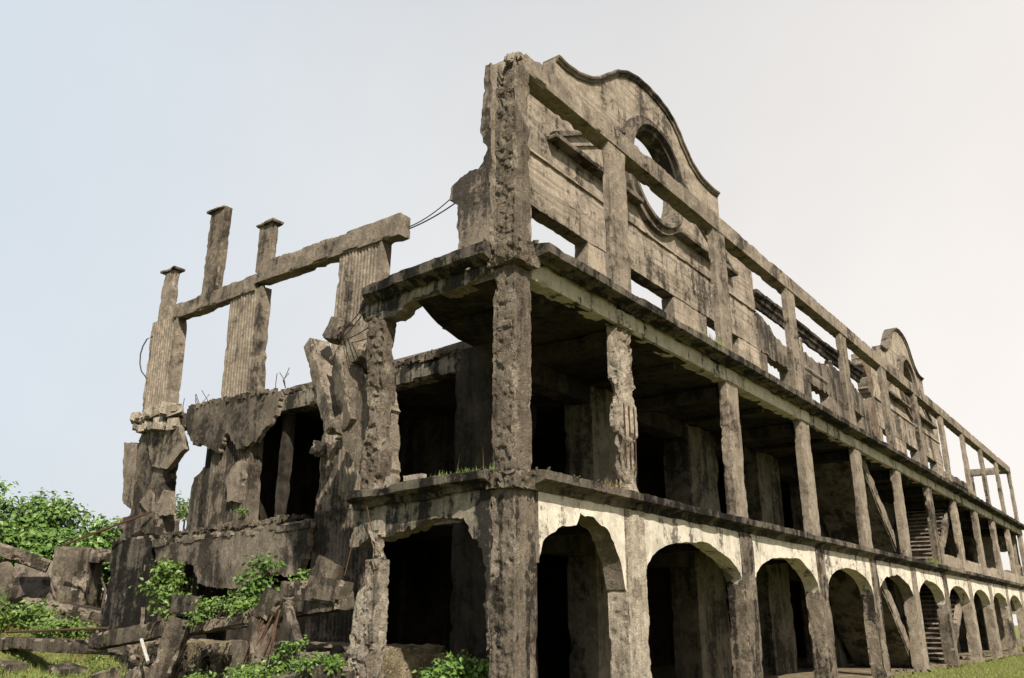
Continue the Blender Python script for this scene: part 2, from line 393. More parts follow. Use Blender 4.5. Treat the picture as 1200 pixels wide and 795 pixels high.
def tube(name, pts, r, mat, parent=None, n=6, taper=1.):
    pts = [Vector(p) for p in pts]; V = []; F = []
    for i, p in enumerate(pts):
        d = (pts[min(i+1, len(pts)-1)]-pts[max(i-1, 0)]).normalized()
        a = d.orthogonal().normalized(); b = d.cross(a); rr = r*(1+(taper-1)*i/max(1, len(pts)-1))
        for j in range(n): th = 2*math.pi*j/n; V.append(p+a*math.cos(th)*rr+b*math.sin(th)*rr)
    for i in range(len(pts)-1):
        for j in range(n): F.append([i*n+j, i*n+(j+1) % n, (i+1)*n+(j+1) % n, (i+1)*n+j])
    F.append(list(range(n))[::-1]); F.append([(len(pts)-1)*n+j for j in range(n)])
    return link_mesh(name, [tuple(v) for v in V], F, mat, parent)

# ground height
def sst(a, b, x): t = np.clip((np.asarray(x, float)-a)/(b-a), 0, 1); return t*t*(3-2*t)
def gz(x, y):
    x = np.asarray(x, float); y = np.asarray(y, float)
    h = .30*sst(3, 12, y)+1.45*sst(13.5, 19.5, y+.15*x)*sst(40, 14, x)+.5*sst(22, 45, y)
    h = h*sst(60, 30, x)+0
    P = np.stack([x.ravel(), y.ravel(), 0*x.ravel()], 1)
    nn = ((fbm(P, .5, 4, 5)-.5)*.22).reshape(x.shape)
    return h+nn*(.35+sst(8, 16, y))

# ================================================================== SETTING: ground
def make_ground():
    # one sheet to the horizon, fine near the building
    xs = np.unique(np.concatenate([np.linspace(-1500, -60, 16), np.linspace(-60, -14, 24), np.arange(-14, 66, .5), np.linspace(66, 140, 24), np.linspace(140, 1500, 16)]))
    ys = np.unique(np.concatenate([np.linspace(-1500, -60, 16), np.linspace(-60, -14, 24), np.arange(-14, 34, .4), np.linspace(34, 120, 30), np.linspace(120, 1500, 16)]))
    X, Y = np.meshgrid(xs, ys, indexing='ij'); Z = gz(X, Y)
    V = np.stack([X, Y, Z], -1).reshape(-1, 3); id_ = np.arange(len(V)).reshape(X.shape)
    F = np.stack([id_[:-1, :-1], id_[1:, :-1], id_[1:, 1:], id_[:-1, 1:]], -1).reshape(-1, 4)
    o = link_mesh('ground', V, F, 'turf'); tag(o, kind='structure')
make_ground()

# ================================================================== THE RUIN
B = empty('barracks_ruin', (0, 0, 0))
tag(B, 'long roofless three-storey concrete barracks ruin with ground-floor arches and curved gables', 'building')
G = 2.6                     # gallery depth; main walls stand on x=G and y=G
W2 = .706
colx = [(3.15+5*n, 3.856+5*n) for n in range(11)]
FRONT = ((0, 0, 0), (1, 0, 0), (0, 0, 1), (0, -1, 0))
def FY(y): return ((0, y, 0), (1, 0, 0), (0, 0, 1), (0, -1, 0))
def FX(x): return ((x, 0, 0), (0, 1, 0), (0, 0, 1), (-1, 0, 0))

# --- floors and ceilings of the gallery and main block
slab('floor_slab', [(.05, .08), (53.7, .08), (53.7, 12.2), (3.0, 12.2), (2.85, 3.3), (.3, 3.25), (.05, 3.2)], .24,
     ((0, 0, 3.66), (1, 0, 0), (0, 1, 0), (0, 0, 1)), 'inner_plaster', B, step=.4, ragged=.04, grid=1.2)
slab('roof_slab', [(.05, .08), (53.7, .08), (53.7, 12.2), (3.0, 12.2), (2.75, 3.1), (2.1, 2.97), (1.8, 2.93), (.84, 2.59), (.3, 2.3), (.05, 2.2)], .22,
     ((0, 0, 7.16), (1, 0, 0), (0, 1, 0), (0, 0, 1)), 'shade_plaster', B, step=.4, ragged=.05, grid=1.2)
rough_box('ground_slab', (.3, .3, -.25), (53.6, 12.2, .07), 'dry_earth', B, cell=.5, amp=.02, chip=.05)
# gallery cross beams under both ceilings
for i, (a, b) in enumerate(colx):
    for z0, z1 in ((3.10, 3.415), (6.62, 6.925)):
        rough_box('cross_beam', ((a+b)/2-.16, .32, z0), ((a+b)/2+.16, 2.58, z1), 'shade_plaster', B, cell=.3, amp=.02, chip=.05)
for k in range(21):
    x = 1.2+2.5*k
    rough_box('ceiling_joist', (x-.07, .3, 6.80), (x+.07, 2.58, 6.93), 'shade_plaster', B, cell=.4, amp=.02, chip=.04)

# --- corner pillar: three storeys, arris crumbled
rough_box('corner_pillar', (0, 0, -.3), (.40, .47, 3.55), 'striped_concrete', B, cell=.024, amp=.010, chip=.05, bite=.02, pit=.035, pitw=(1, .25, 0))
rough_box('pilaster_strip', (.395, .035, -.3), (.61, .44, 3.50), 'striped_concrete', B, cell=.04, amp=.006, chip=.03)
rough_box('corner_pillar', (0.0, 0.0, 3.52), (.46, .45, 7.1), 'crumbled_concrete', B, cell=.024, amp=.012, chip=.09, bite=.05, pit=.045, pitw=(1, .3, 0))
rough_box('pillar_joint', (-.10, -.10, 3.44), (.44, .48, 3.74), 'crumbled_concrete', B, cell=.028, amp=.016, chip=.12, bite=.08, pit=.05, freq=4.)
rough_box('pillar_joint', (-.15, -.17, 7.08), (.50, .52, 7.50), 'crumbled_concrete', B, cell=.028, amp=.016, chip=.14, bite=.10, pit=.05, freq=4.)
def ptop(W):
    W = W.copy(); m = W[:, 2] > 10.4
    W[m, 2] -= (np.clip(fbm(W[m]*[1, 1, 0], 4., 3, 3)-.40, 0, 1)*1.6)*(W[m, 2]-10.4)/.75
    return W
rough_box('corner_pillar', (0.0, 0.0, 7.30), (.46, .45, 11.15), 'crumbled_concrete', B, cell=.024, amp=.012, chip=.08, bite=.05, pit=.05, pitw=(1, .12, 0), shape=ptop)
# narrow dark reveal strip beside the pillar on the ground floor
# --- columns
for n, (a, b) in enumerate(colx):
    near = n < 3; c = .04 if n < 2 else (.06 if n < 5 else .12)
    m0 = ['pale_concrete', 'striped_concrete', 'striped_concrete', 'striped_concrete', 'column_concrete', 'striped_concrete', 'column_concrete', 'column_concrete', 'striped_concrete', 'column_concrete', 'column_concrete'][n]
    rough_box('column', (a, -.055, -.2), (b, .36, 3.47), m0, B, cell=c*.8, amp=.005, chip=.05, bite=.03 if n == 0 else 0, spall=.02, pit=.016 if n < 4 else 0)
    m1 = ['pale_concrete', 'concrete', 'column_concrete', 'column_concrete', 'column_concrete', 'grey_concrete', 'column_concrete', 'column_concrete', 'column_concrete', 'column_concrete', 'column_concrete'][n]
    rough_box('column', (a+.02, -.01, 3.62), (b-.02, .22, 6.985), m1, B, cell=c*.8, amp=.008 if n == 0 else .004, chip=.11 if n == 0 else .04, bite=.14 if n == 0 else .0, freq=2.0, spall=.02, pit=.04 if n == 0 else .0)
    rough_box('terrace_column', (a-.01, -.005, 7.42), (b-.02, .155, 10.91), 'concrete', B, cell=c*1.1, amp=.004, chip=.03, spall=.015)
# --- arches on the front
def arch_pts(xa, xb, crown, spring, top=3.475):
    pts = [(xa, top), (xa, spring)]; h = (xb-xa)/2; cx = (xa+xb)/2
    for i in range(1, 30):
        th = math.pi-math.pi*i/30
        pts.append((cx+h*math.cos(th), spring+(crown-spring)*math.sin(th)**.9))
    pts += [(xb, spring), (xb, top)]
    return pts[::-1]
bays = [(.60, 3.15)]+[(colx[i][1], colx[i+1][0]) for i in range(10)]
for i, (a, b) in enumerate(bays):
    pts = arch_pts(a-.02, b+.02, 3.07, 2.28 if i else 2.40)
    if i == 0:      # crown and right haunch blown away
        pts = [(3.17, 3.475), (3.17, 2.05), (3.12, 2.08), (3.05, 2.3), (2.93, 2.62), (2.80, 2.86), (2.58, 3.05), (2.30, 3.12), (2.16, 3.22), (1.90, 3.20), (1.74, 3.26), (1.62, 3.06)]+[q for q in pts if q[0] < 1.6]
    elif i in (1, 2, 4, 5, 8):
        rr = random.Random(i*13); k0 = rr.randint(6, 24); dz = rr.uniform(.05, .13)
        pts = [(x+rr.uniform(-.02, .02), z+dz*math.exp(-((j-k0)/1.8)**2)) if 2 < j < len(pts)-3 else (x, z) for j, (x, z) in enumerate(pts)]
    slab('arch_panel', pts, .38, FY(-.02), 'cream_plaster', B, step=.10, ragged=.014 if i not in (0, 4) else .04, grid=.3, relief=.006, keep=(0, len(pts)-1, len(pts)-2))
# --- first ledge along the front and round the corner
led = [(-.05, 3.70), (-.05, 3.46), (.05, 3.46), (.09, 3.55), (.25, 3.59), (.28, 3.61), (.28, 3.745), (.05, 3.77)]
bx = [.40]+[c[0]+.35 for c in colx][:-1]+[54.0]
for i in range(len(bx)-1):
    sweep('ledge', led, (bx[i]+(.0), 0), (bx[i+1]-.012, 0), (0, -1), 'black_concrete' if i % 3 else 'grey_concrete', B, amp=.008, chip=.035, step=.08 if i < 3 else .2)
# --- beam over the second storey and main cornice
allx = [(.02, .46)]+colx
for i in range(11):
    a = allx[i][1]-.015; b = allx[i+1][0]+.035
    rough_box('beam', (a, -.02, 6.94), (b, .30, 7.30), 'beam_plaster', B, cell=.06 if i < 3 else .15, amp=.006, chip=.03)
for i, (a, b) in enumerate(colx):
    rough_box('beam_block', (a+.035, -.045, 6.95), (b-.015, .28, 7.26), 'beam_plaster', B, cell=.08, amp=.006, chip=.02)
cor = [(-.1, 7.50), (-.1, 7.24), (.05, 7.31), (.08, 7.25), (.11, 7.24), (.15, 7.29), (.34, 7.30), (.40, 7.32), (.41, 7.47), (.2, 7.52)]
for i in range(len(bx)-1):
    sweep('cornice', cor, (bx[i]-.012*(i % 2), 0), (bx[i+1]-.012, 0), (0, -1), 'black_concrete', B, amp=.008, chip=.035, step=.08 if i < 3 else .2)
# --- terrace beam carried by the upper columns
pb = [.30]+[c[0]+.33 for c in colx][:-1]+[53.80]
for i in range(11):
    rough_box('terrace_beam', (pb[i], -.03, 10.90), (pb[i+1]-.01, .33, 11.34), 'concrete', B, cell=.07 if i < 3 else .16, amp=.006, chip=.022 if i else .06)
rough_box('terrace_column', (53.4, 2.2, 7.2), (53.85, 2.6, 10.9), 'concrete', B, cell=.15)
rough_box('terrace_beam', (53.40, .28, 10.92), (53.78, 2.6, 11.36), 'concrete', B, cell=.15)
rough_box('tie_beam', (49.0, 2.9, 10.3), (58.0, 3.2, 10.75), 'grey_concrete', B, cell=.2)
# second-storey parapets in the far bays
for i in range(6, 11):
    a, b = bays[i]
    rough_box('parapet', (a-.03, .05, 3.66), (b+.03, .22, 4.32), 'column_concrete', B, cell=.12, amp=.008, chip=.04, bite=.06)

# --- inner wall of the gallery: piers, lintels
for lvl, (z0, z1, zh) in enumerate(((0, 3.41, 2.95), (3.67, 6.93, 6.45))):
    rough_box('inner_pier', (2.6, 2.6, z0), (3.35, 3.5, z1), 'shade_plaster', B, cell=.12, amp=.015, chip=.05)
    for n in range(10):
        x = 6.45+5*n
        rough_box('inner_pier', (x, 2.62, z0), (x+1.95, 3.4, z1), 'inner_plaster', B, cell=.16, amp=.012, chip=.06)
        rough_box('lintel', (x-3.04 if n else 3.36, 2.66, zh), (x-.01, 3.2, z1-.01), 'shade_plaster', B, cell=.25, amp=.01, chip=.04)
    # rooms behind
    rough_box('back_wall', (2.7, 12.0, z0), (37, 12.3, z1), 'shade_plaster', B, cell=.8, amp=.01, chip=.02)
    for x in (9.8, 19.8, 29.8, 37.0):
        rough_box('cross_wall', (x, 3.45, z0), (x+.25, 11.98, z1), 'shade_plaster', B, cell=.7, amp=.01, chip=.03)
    rough_box('corridor_wall', (5.2, 7.4, z0), (36.9, 7.62, z1), 'shade_plaster', B, cell=.7, amp=.01, chip=.03)
    slab('rear_wall', [(37.2, z0), (53.6, z0), (53.6, z1), (37.2, z1)], .3, FY(9.0), 'column_concrete', B, step=.3, ragged=.05, grid=.6, relief=.03, hole_ragged=.10,
         holes=[[(x, z0+(.9 if lvl else .05)), (x+1.1, z0+(.9 if lvl else .05)), (x+1.1, z0+2.35), (x, z0+2.35)] for x in (38.6, 41.9, 45.2, 48.5, 51.6)])
    slab('end_wall', [(.32, z0), (8.9, z0), (8.9, z1), (.32, z1)], .25, FX(53.3), 'column_concrete', B, step=.3, ragged=.03, grid=.5, relief=.02, hole_ragged=.08,
         holes=[[(y, z0+(.8 if lvl else .03)), (y+w_, z0+(.8 if lvl else .03)), (y+w_, z0+2.3), (y, z0+2.3)] for y, w_ in ((.85, .9), (3.6, 1.2), (6.4, 1.2))])

# --- stairs in the gallery
def flight(x0, z0, x1, z1, steps, ya, yb):
    st = empty('stair', (x0, (ya+yb)/2, z0)); st.parent = B
    inv = Matrix.Translation(-Vector((x0, (ya+yb)/2, z0)))
    L = math.hypot(x1-x0, z1-z0); ang = math.atan2(z1-z0, x1-x0)
    M = inv@Matrix.Translation((x0, 0, z0))@Matrix.Rotation(-ang, 4, 'Y')
    flip = 1 if x1 > x0 else -1
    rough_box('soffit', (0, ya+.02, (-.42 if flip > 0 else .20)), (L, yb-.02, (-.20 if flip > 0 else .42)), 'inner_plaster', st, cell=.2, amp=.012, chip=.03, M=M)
    for yy in (ya-.02, yb-.16):
        rough_box('stringer', (-.1, yy, (-.34 if flip > 0 else -.12)), (L+.05, yy+.16, (.12 if flip > 0 else .34)), 'concrete', st, cell=.12, amp=.012, chip=.05, M=M)
    for i in range(steps):
        xa = x0+(x1-x0)*i/steps; xb = x0+(x1-x0)*(i+1)/steps; za = z0+(z1-z0)*(i+1)/steps
        sx_ = 1 if x1 > x0 else -1; nose = xa-sx_*.05; bk = xb+sx_*.02
        rough_box('step', (min(nose, bk), ya+.15, za-.07), (max(nose, bk), yb-.17, za), 'column_concrete', st, cell=.25, amp=.008, chip=.03, M=inv)
        rough_box('riser', (min(xa+sx_*.05, bk), ya+.15, za-.27), (max(xa+sx_*.05, bk), yb-.17, za-.071), 'grey_concrete', st, cell=.25, amp=.006, chip=.02, M=inv)
for dz in (0, 3.62):
    flight(24.3, .05+dz, 20.3, 3.55+dz, 18, .38, 2.45)
    flight(29.5, .05+dz, 34.7, 3.55+dz, 18, .38, 2.45)

# ================================================================== upper wall with the two gables
prof = [(-5.0, 15.3), (-4.4, 15.30), (-3.8, 15.42), (-3.1, 15.73), (-2.5, 16.2), (-1.9, 16.65), (-1.2, 16.98), (-.5, 17.12), (.2, 17.13), (.85, 17.06), (1.4, 16.90), (1.85, 16.63), (2.3, 16.2), (2.9, 15.78), (3.75, 15.56), (4.8, 15.58)]
def smooth_curve(p, k=4):
    out = []
    for i in range(len(p)-1):
        a = np.array(p[max(i-1, 0)]); b = np.array(p[i]); c = np.array(p[i+1]); d = np.array(p[min(i+2, len(p)-1)])
        for j in range(k):
            t = j/k; out.append(tuple(.5*((2*b)+(-a+c)*t+(2*a-5*b+4*c-d)*t*t+(-a+3*b-3*c+d)*t**3)))
    out.append(tuple(p[-1])); return out
def ring(name, cx, cz, y, r0, r1, d0, d1, mat, parent, seg=64):
    """moulded ring: radial profile between r0 and r1, from y-d1 (front) to y+d0"""
    pr = [(r0, d0), (r0, -d1*.45), (r0+(r1-r0)*.22, -d1*.55), (r0+(r1-r0)*.3, -d1), (r0+(r1-r0)*.55, -d1), (r0+(r1-r0)*.62, -d1*.6), (r1-.02, -d1*.55), (r1, -d1*.2), (r1, d0*.2)]
    m = len(pr); V = []; F = []
    for i in range(seg):
        th = 2*math.pi*i/seg
        for r, d in pr:
            q = r*(1+.004*math.sin(7*th)); V.append((cx+q*math.cos(th), y+d, cz+q*math.sin(th)))
    for i in range(seg):
        for j in range(m-1):
            a = i*m+j; b = ((i+1) % seg)*m+j; F.append([a, b, b+1, a+1])
    return link_mesh(name, V, F, mat, parent, angle=30)
def moulding(name, a, b, w, d, mat, parent, y):
    a = np.array(a); b = np.array(b); L = float(np.hypot(*(b-a))); ang = math.atan2(b[1]-a[1], b[0]-a[0])
    M = Matrix.Translation((a[0], y, a[1]))@Matrix.Rotation(-ang, 4, 'Y')
    return rough_box(name, (0, -d, -w/2), (L, .05, w/2), mat, parent, cell=.07, amp=.008, chip=.025, M=M)
def gable(cx, xl, xr, par_l, par_r, left_ragged, sx=1.0, top=0.):
    gw = empty('gable_wall', (cx, G, 7.3)); gw.parent = B
    inv = -Vector((cx, G, 7.3))
    def put(o): o.location = inv; return o
    cur = [(cx+.0+x*sx, z+top*max(0, (z-15.3)/1.8)) for x, z in smooth_curve(prof)]
    pts = [(xl, 12.02), (xr, 12.02), (xr, par_r), (cur[-1][0]+.05, par_r), (cur[-1][0]+.05, cur[-1][1])]+cur[::-1]+[(cur[0][0]-.02, par_l), (xl, par_l)]
    circ = [(cx+1.50*math.cos(2*math.pi*i/48), 14.10+1.46*math.sin(2*math.pi*i/48)) for i in range(48)]
    put(slab('gable_panel', pts, .36, FY(G), 'gable_render', gw, step=.14, ragged=.012, holes=[circ], grid=.3, relief=.012))
    # lower courses, each a pour of its own with a worn joint
    wins = [(xr-13.5, xr-11.1), (xr-8.95, xr-6.45), (xr-4.25, xr-1.8)]
    for z0, z1, dy in ((11.28, 12.0, .018), (10.62, 11.26, -.008)):
        put(slab('wall_course', [(xl, z0), (xr, z0), (xr, z1), (xl, z1)], .40, FY(G+dy), 'gable_render', gw, step=.14, ragged=.022, grid=.3, relief=.016))
    e = [xl]+[v for w in wins for v in w]+[xr]
    for i in range(0, len(e), 2):
        put(slab('wall_pier', [(e[i], 7.2), (e[i+1], 7.2), (e[i+1], 10.6), (e[i], 10.6)], .40, FY(G+.006), 'gable_render', gw, step=.14, ragged=.03, grid=.3, relief=.018))
    put(rough_box('string_course', (xl+.02, G-.05, 12.00), (xr-.02, G+.1, 12.05), 'gable_render', gw, cell=.09, amp=.008, chip=.03))
    # coping
    V = []; F = []; pr = [(-.05, -.12), (-.08, -.05), (-.12, -.04), (-.14, .0), (-.12, .045), (.40, .045), (.40, -.10), (.2, -.12)]; m = len(pr)
    C = np.array(cur); T = np.gradient(C, axis=0); T /= np.linalg.norm(T, axis=1)[:, None]; N = np.stack([-T[:, 1], T[:, 0]], 1)
    for i in range(len(C)):
        for d, h in pr:
            q = C[i]+N[i]*(h+.012*math.sin(i*1.7)); V.append((q[0], G+d, q[1]))
    for i in range(len(C)-1):
        for j in range(m): F.append([i*m+j, i*m+(j+1) % m, (i+1)*m+(j+1) % m, (i+1)*m+j])
    F.append(list(range(m))[::-1]); F.append([(len(C)-1)*m+j for j in range(m)])
    F = [f[::-1] for f in F]
    put(link_mesh('coping', V, F, 'grey_concrete', gw, angle=40))
    put(ring('ring_moulding', cx, 14.10, G, 1.38, 1.84, .36, .27, 'grey_concrete', gw))
    for s in (-1, 1):
        put(moulding('sill_moulding', (cx+s*1.15, 12.72) if s > 0 else (cx-5.45, 12.72), (cx+5.35, 12.72) if s > 0 else (cx-1.15, 12.72), .13, .30, 'grey_concrete', gw, G))
        a, b = (cx+s*5.3, 12.85), (cx+s*1.75, 14.75)
        if s > 0: a, b = b, a
        put(moulding('raking_moulding', a, b, .14, .16, 'grey_concrete', gw, G))
        # shadow-gap frame of the triangular panel
        a, b = (cx+s*4.55, 12.95), (cx+s*1.85, 14.30)
        if s > 0: a, b = b, a
        put(moulding('panel_frame', a, b, .08, .07, 'concrete', gw, G))
    return gw
gable(10.15, 2.95, 17.56, 13.9, 14.45, 0)
gable(39.70, 32.2, 46.6, 14.45, 14.55, 1, sx=.95, top=.3)
# low wall between the gables, ragged top, with the long dark lintel beam above
segs = [(17.6, 18.3, 11.7), (20.5, 22.9, 11.75), (25.1, 27.6, 11.9), (29.9, 32.1, 12.2)]
slab('low_wall', [(17.6, 10.62), (32.1, 10.62), (32.1, 11.1), (31.2, 11.6), (30.4, 11.55), (28.5, 12.0), (26.2, 12.1), (24, 11.75), (22, 11.8), (20.2, 11.45), (19, 11.75), (18.4, 12.0), (17.6, 12.0)], .38, FY(G+.01), 'grey_concrete', B, step=.12, ragged=.08, grid=.3, relief=.03)
for a, b, _ in segs:
    slab('low_wall_pier', [(a, 7.2), (b, 7.2), (b, 10.6), (a, 10.6)], .38, FY(G+.02), 'grey_concrete', B, step=.15, ragged=.04, grid=.3, relief=.02)
slab('rear_wall', [(17, 7.2), (32, 7.2), (32, 11.2), (17, 11.2)], .3, FY(6.5), 'shade_plaster', B, step=.4, ragged=.1, grid=1)
lb = [(-.05, 12.86), (-.05, 12.34), (.06, 12.34), (.10, 12.50), (.18, 12.55), (.20, 12.70), (.30, 12.76), (.30, 12.88)]
sweep('lintel_beam', lb, (17.5, G+.15), (30.5, G+.15), (0, -1), 'black_concrete', B, amp=.012, chip=.04)
for x in (26.0, 22.2):
    rough_box('lintel_post', (x, G+.05, 11.5), (x+.35, G+.3, 12.4), 'grey_concrete', B, cell=.1, amp=.015, chip=.05)
# crumbled brick edge of the second gable wall
slab('broken_jamb', [(31.0, 7.3), (32.25, 7.3), (32.25, 13.9), (30.9, 13.85), (30.95, 13.3), (31.5, 12.9), (31.3, 12.3), (31.7, 11.9), (31.2, 11.0), (31.4, 9.5)], .5, FY(G-.04), 'brick_rubble', B, step=.10, ragged=.16, grid=.12, relief=.07)
# return wall fragment at the broken corner
slab('wall_fragment', [(2.62, 7.25), (3.52, 7.25), (3.52, 9.39), (3.55, 10.33), (3.80, 10.50), (3.76, 10.78), (3.37, 11.05), (2.98, 11.02), (2.80, 11.15), (2.74, 11.5), (2.90, 11.9), (2.80, 13.6), (2.62, 13.65)], .35, FX(G-.02), 'concrete', B, step=.08, ragged=.06, grid=.10, relief=.02)

# ================================================================== END GALLERY (left of the corner pillar)
# end pillar, rough
def lean(W):
    W = W.copy(); W[:, 1] += -.03*np.sin((W[:, 2]-3.6)*1.3); return W
rough_box('end_pillar', (-.02, 2.90, 3.60), (.30, 3.36, 6.95), 'crumbled_concrete', B, cell=.03, amp=.02, chip=.12, bite=.10, shape=lean, pit=.055, pitw=(1, .4, 0))
# end beam, bottom edge bitten away
slab('end_beam', [(.43, 7.02), (.43, 7.26), (3.55, 7.26), (3.62, 7.05), (3.45, 6.86), (3.08, 6.80), (2.54, 6.78), (2.24, 7.0), (1.54, 6.92), (.9, 6.97)], .32, FX(-.02), 'stained_plaster', B, step=.06, ragged=.06, grid=.10, relief=.025)
def sagc(t): return -.07*t**2
sweep('end_cornice', [(-.1, 7.50), (-.1, 7.22), (.04, 7.20), (.08, 7.15), (.24, 7.24), (.29, 7.27), (.30, 7.46), (.15, 7.52)], (0, .42), (0, 3.34), (-1, 0), 'black_concrete', B, amp=.022, chip=.08, step=.05, sag=sagc)
sweep('end_ledge', led, (0, .40), (0, 3.42), (-1, 0), 'black_concrete', B, amp=.022, chip=.08, step=.05, sag=lambda t: -.10*t)
# arch of the end bay, badly broken
slab('end_arch', [(.45, 3.47), (3.45, 3.44), (3.5, 2.75), (3.2, 2.82), (3.0, 2.92), (2.6, 2.86), (2.31, 2.95), (1.93, 3.06), (1.4, 3.16), (1.2, 3.10), (.95, 2.95), (.69, 2.7), (.52, 2.3), (.56, 1.8), (.50, 1.2), (.45, 1.2)], .34, FX(.02), 'stained_plaster', B, step=.06, ragged=.085, grid=.10, relief=.03)
# broken stump that carried the end arch
def stump(W):
    W = W.copy(); z = W[:, 2]; t = np.clip((z-.3)/2.3, 0, 1)
    cy = 2.80-.05*t; W[:, 1] = cy+(W[:, 1]-2.80)*(1-.50*t**1.5); W[:, 1] -= .06*t
    W[:, 0] = -.05+(W[:, 0]+.05)*(1-.25*t)
    return W
rough_box('pillar_stump', (-.30, 2.60, -.2), (.10, 3.22, 2.55), 'pale_concrete', B, cell=.03, amp=.03, chip=.14, bite=.10, shape=stump, pit=.06)
rough_box('pillar_stump', (-.14, 2.60, 2.50), (.06, 2.84, 3.0), 'pale_concrete', B, cell=.03, amp=.02, chip=.10, pit=.04, taper=lambda W, T: np.stack([W[:, 0], W[:, 1]+.08*T[:, 2], W[:, 2]], 1))

# ================================================================== LEFT WING on the plane x = G
def fluted(name, y0, y1, z0, z1, y0t, y1t, mat, parent, pitch=.125, depth=.024, side=.10, thick=.30, x=G):
    y0 += .30; y0t += .30
    """tapered pier, vertical flutes on the face, plain smooth border on the -y side"""
    prof_ = []; n = int((y1-y0-side-.04)/pitch); yy = y1
    ys = [(y1, 0.)]
    for i in range(n):
        a = y1-.04-i*pitch
        ys += [(a, 0), (a-pitch*.18, -depth), (a-pitch*.55, -depth), (a-pitch*.72, 0)]
    ys += [(y0+side, 0), (y0+side-.03, .03), (y0, .03)]
    us = [((v-y0)/(y1-y0), d) for v, d in ys]
    rows = max(3, int((z1-z0)/.10)); V = []; m = len(us)+2
    for r in range(rows+1):
        t = r/rows; a = y0+(y0t-y0)*t; b = y1+(y1t-y1)*t; z = z0+(z1-z0)*t
        for u, d in us: V.append((x-d, a+(b-a)*u, z))
        V.append((x+thick, a, z)); V.append((x+thick, b, z))
    V = np.array(V); Q = V.copy(); n3 = np.stack([fbm(Q, 4, 4, 61), fbm(Q, 4, 4, 62), fbm(Q, 4, 4, 63)], 1)-.5
    V = V+n3*.016; ch = np.clip(fbm(Q, 3.0, 5, 64)-.54, 0, 1)*.45
    U = np.tile(np.array([u for u, _ in us]+[0, 1]), rows+1)
    V[:, 1] += np.where(U < .03, ch, 0)-np.where(U > .97, ch, 0)
    id_ = np.arange(len(V)).reshape(rows+1, m); nx = np.roll(id_, -1, 1)
    F = np.stack([id_[:-1], nx[:-1], nx[1:], id_[1:]], -1).reshape(-1, 4).tolist()
    F.append(id_[0, ::-1].tolist()); F.append(id_[-1].tolist())
    return link_mesh(name, V, F, mat, parent)
fluted('fluted_pier', 13.95, 15.72, 7.0, 10.2, 14.1, 15.85, 'concrete', B)
fluted('fluted_pier', 10.0, 11.78, 6.9, 10.08, 10.14, 11.86, 'concrete', B)
fluted('fluted_pier', 5.66, 7.62, 3.9, 10.15, 5.60, 7.40, 'concrete', B)
fluted('fluted_pier', 9.75, 11.95, 3.5, 6.9, 9.9, 11.85, 'grey_concrete', B)
fluted('fluted_pier', 5.30, 7.65, .1, 3.95, 5.4, 7.62, 'grey_concrete', B)
# top beams of the wing
rough_box('wing_beam', (G-.05, 10.75, 10.03), (G+.3, 14.65, 10.50), 'concrete', B, cell=.06, amp=.015, chip=.06)
rough_box('wing_beam', (G-.06, 5.30, 10.10), (G+.3, 10.72, 10.66), 'concrete', B, cell=.06, amp=.018, chip=.08, taper=lambda W, T: np.stack([W[:, 0], W[:, 1], W[:, 2]+.12*T[:, 1]], 1))
# roof posts with caps
def post(y0, y1, z0, z1, ragged=False):
    p = rough_box('roof_post', (G+.02, y0, z0), (G+.24, y1, z1), 'crumbled_concrete' if ragged else 'concrete', B, cell=.045, amp=.012, chip=.05, bite=.16 if ragged else .03)
    rough_box('post_cap', (G-.07, y0-(.0 if ragged else .09), z1-.03), (G+.32, y1+.09, z1+.04), 'grey_concrete', p, cell=.05, amp=.012, chip=.04)
post(15.02, 15.60, 10.1, 11.80); post(12.66, 13.42, 10.45, 13.18, True); post(10.28, 10.88, 10.6, 11.97)
# third-floor edge beam of the wing
rough_box('edge_beam', (G-.02, 3.3, 6.46), (G+.4, 9.4, 6.86), 'stained_plaster', B, cell=.07, amp=.02, chip=.08, bite=.05)
rough_box('edge_beam', (G+.02, 11.8, 6.62), (G+.4, 14.2, 7.0), 'grey_concrete', B, cell=.08, amp=.02, chip=.08)
rough_box('ceiling_slab', (G+.3, 3.4, 6.5), (9, 9.4, 6.86), 'shade_plaster', B, cell=.3, amp=.03, chip=.1)
slab('facing_slab', [(13.04, 7.08), (12.95, 6.5), (12.58, 6.03), (11.9, 5.85), (11.37, 5.66), (11.2, 6.05), (11.07, 6.1), (10.54, 5.65), (9.87, 5.74), (9.3, 6.2), (9.10, 6.45), (9.05, 6.9), (10, 6.98), (11, 7.05), (12, 7.15)], .13, FX(G-.16), 'grey_concrete', B, step=.055, ragged=.075, grid=.10, relief=.025)
slab('facing_slab', [(13.75, 3.50), (13.57, 3.02), (12.6, 2.96), (11.91, 2.96), (11.55, 2.46), (10.55, 2.31), (9.33, 2.29), (9.06, 2.56), (8.45, 2.58), (7.78, 2.52), (7.6, 2.9), (7.5, 3.66), (9, 3.66), (11.5, 3.5)], .16, FX(G-.20), 'grey_concrete', B, step=.055, ragged=.075, grid=.10, relief=.025)
rough_box('wing_ledge', (G-.24, 7.5, 3.52), (G+.5, 13.8, 3.74), 'grey_concrete', B, cell=.07, amp=.04, chip=.12, bite=.12, taper=lambda W, T: np.stack([W[:, 0], W[:, 1], W[:, 2]-.12*T[:, 1]], 1))
rough_box('wing_floor', (G+.45, 3.5, 3.4), (7.5, 13.3, 3.62), 'shade_plaster', B, cell=.4, amp=.03, chip=.1)
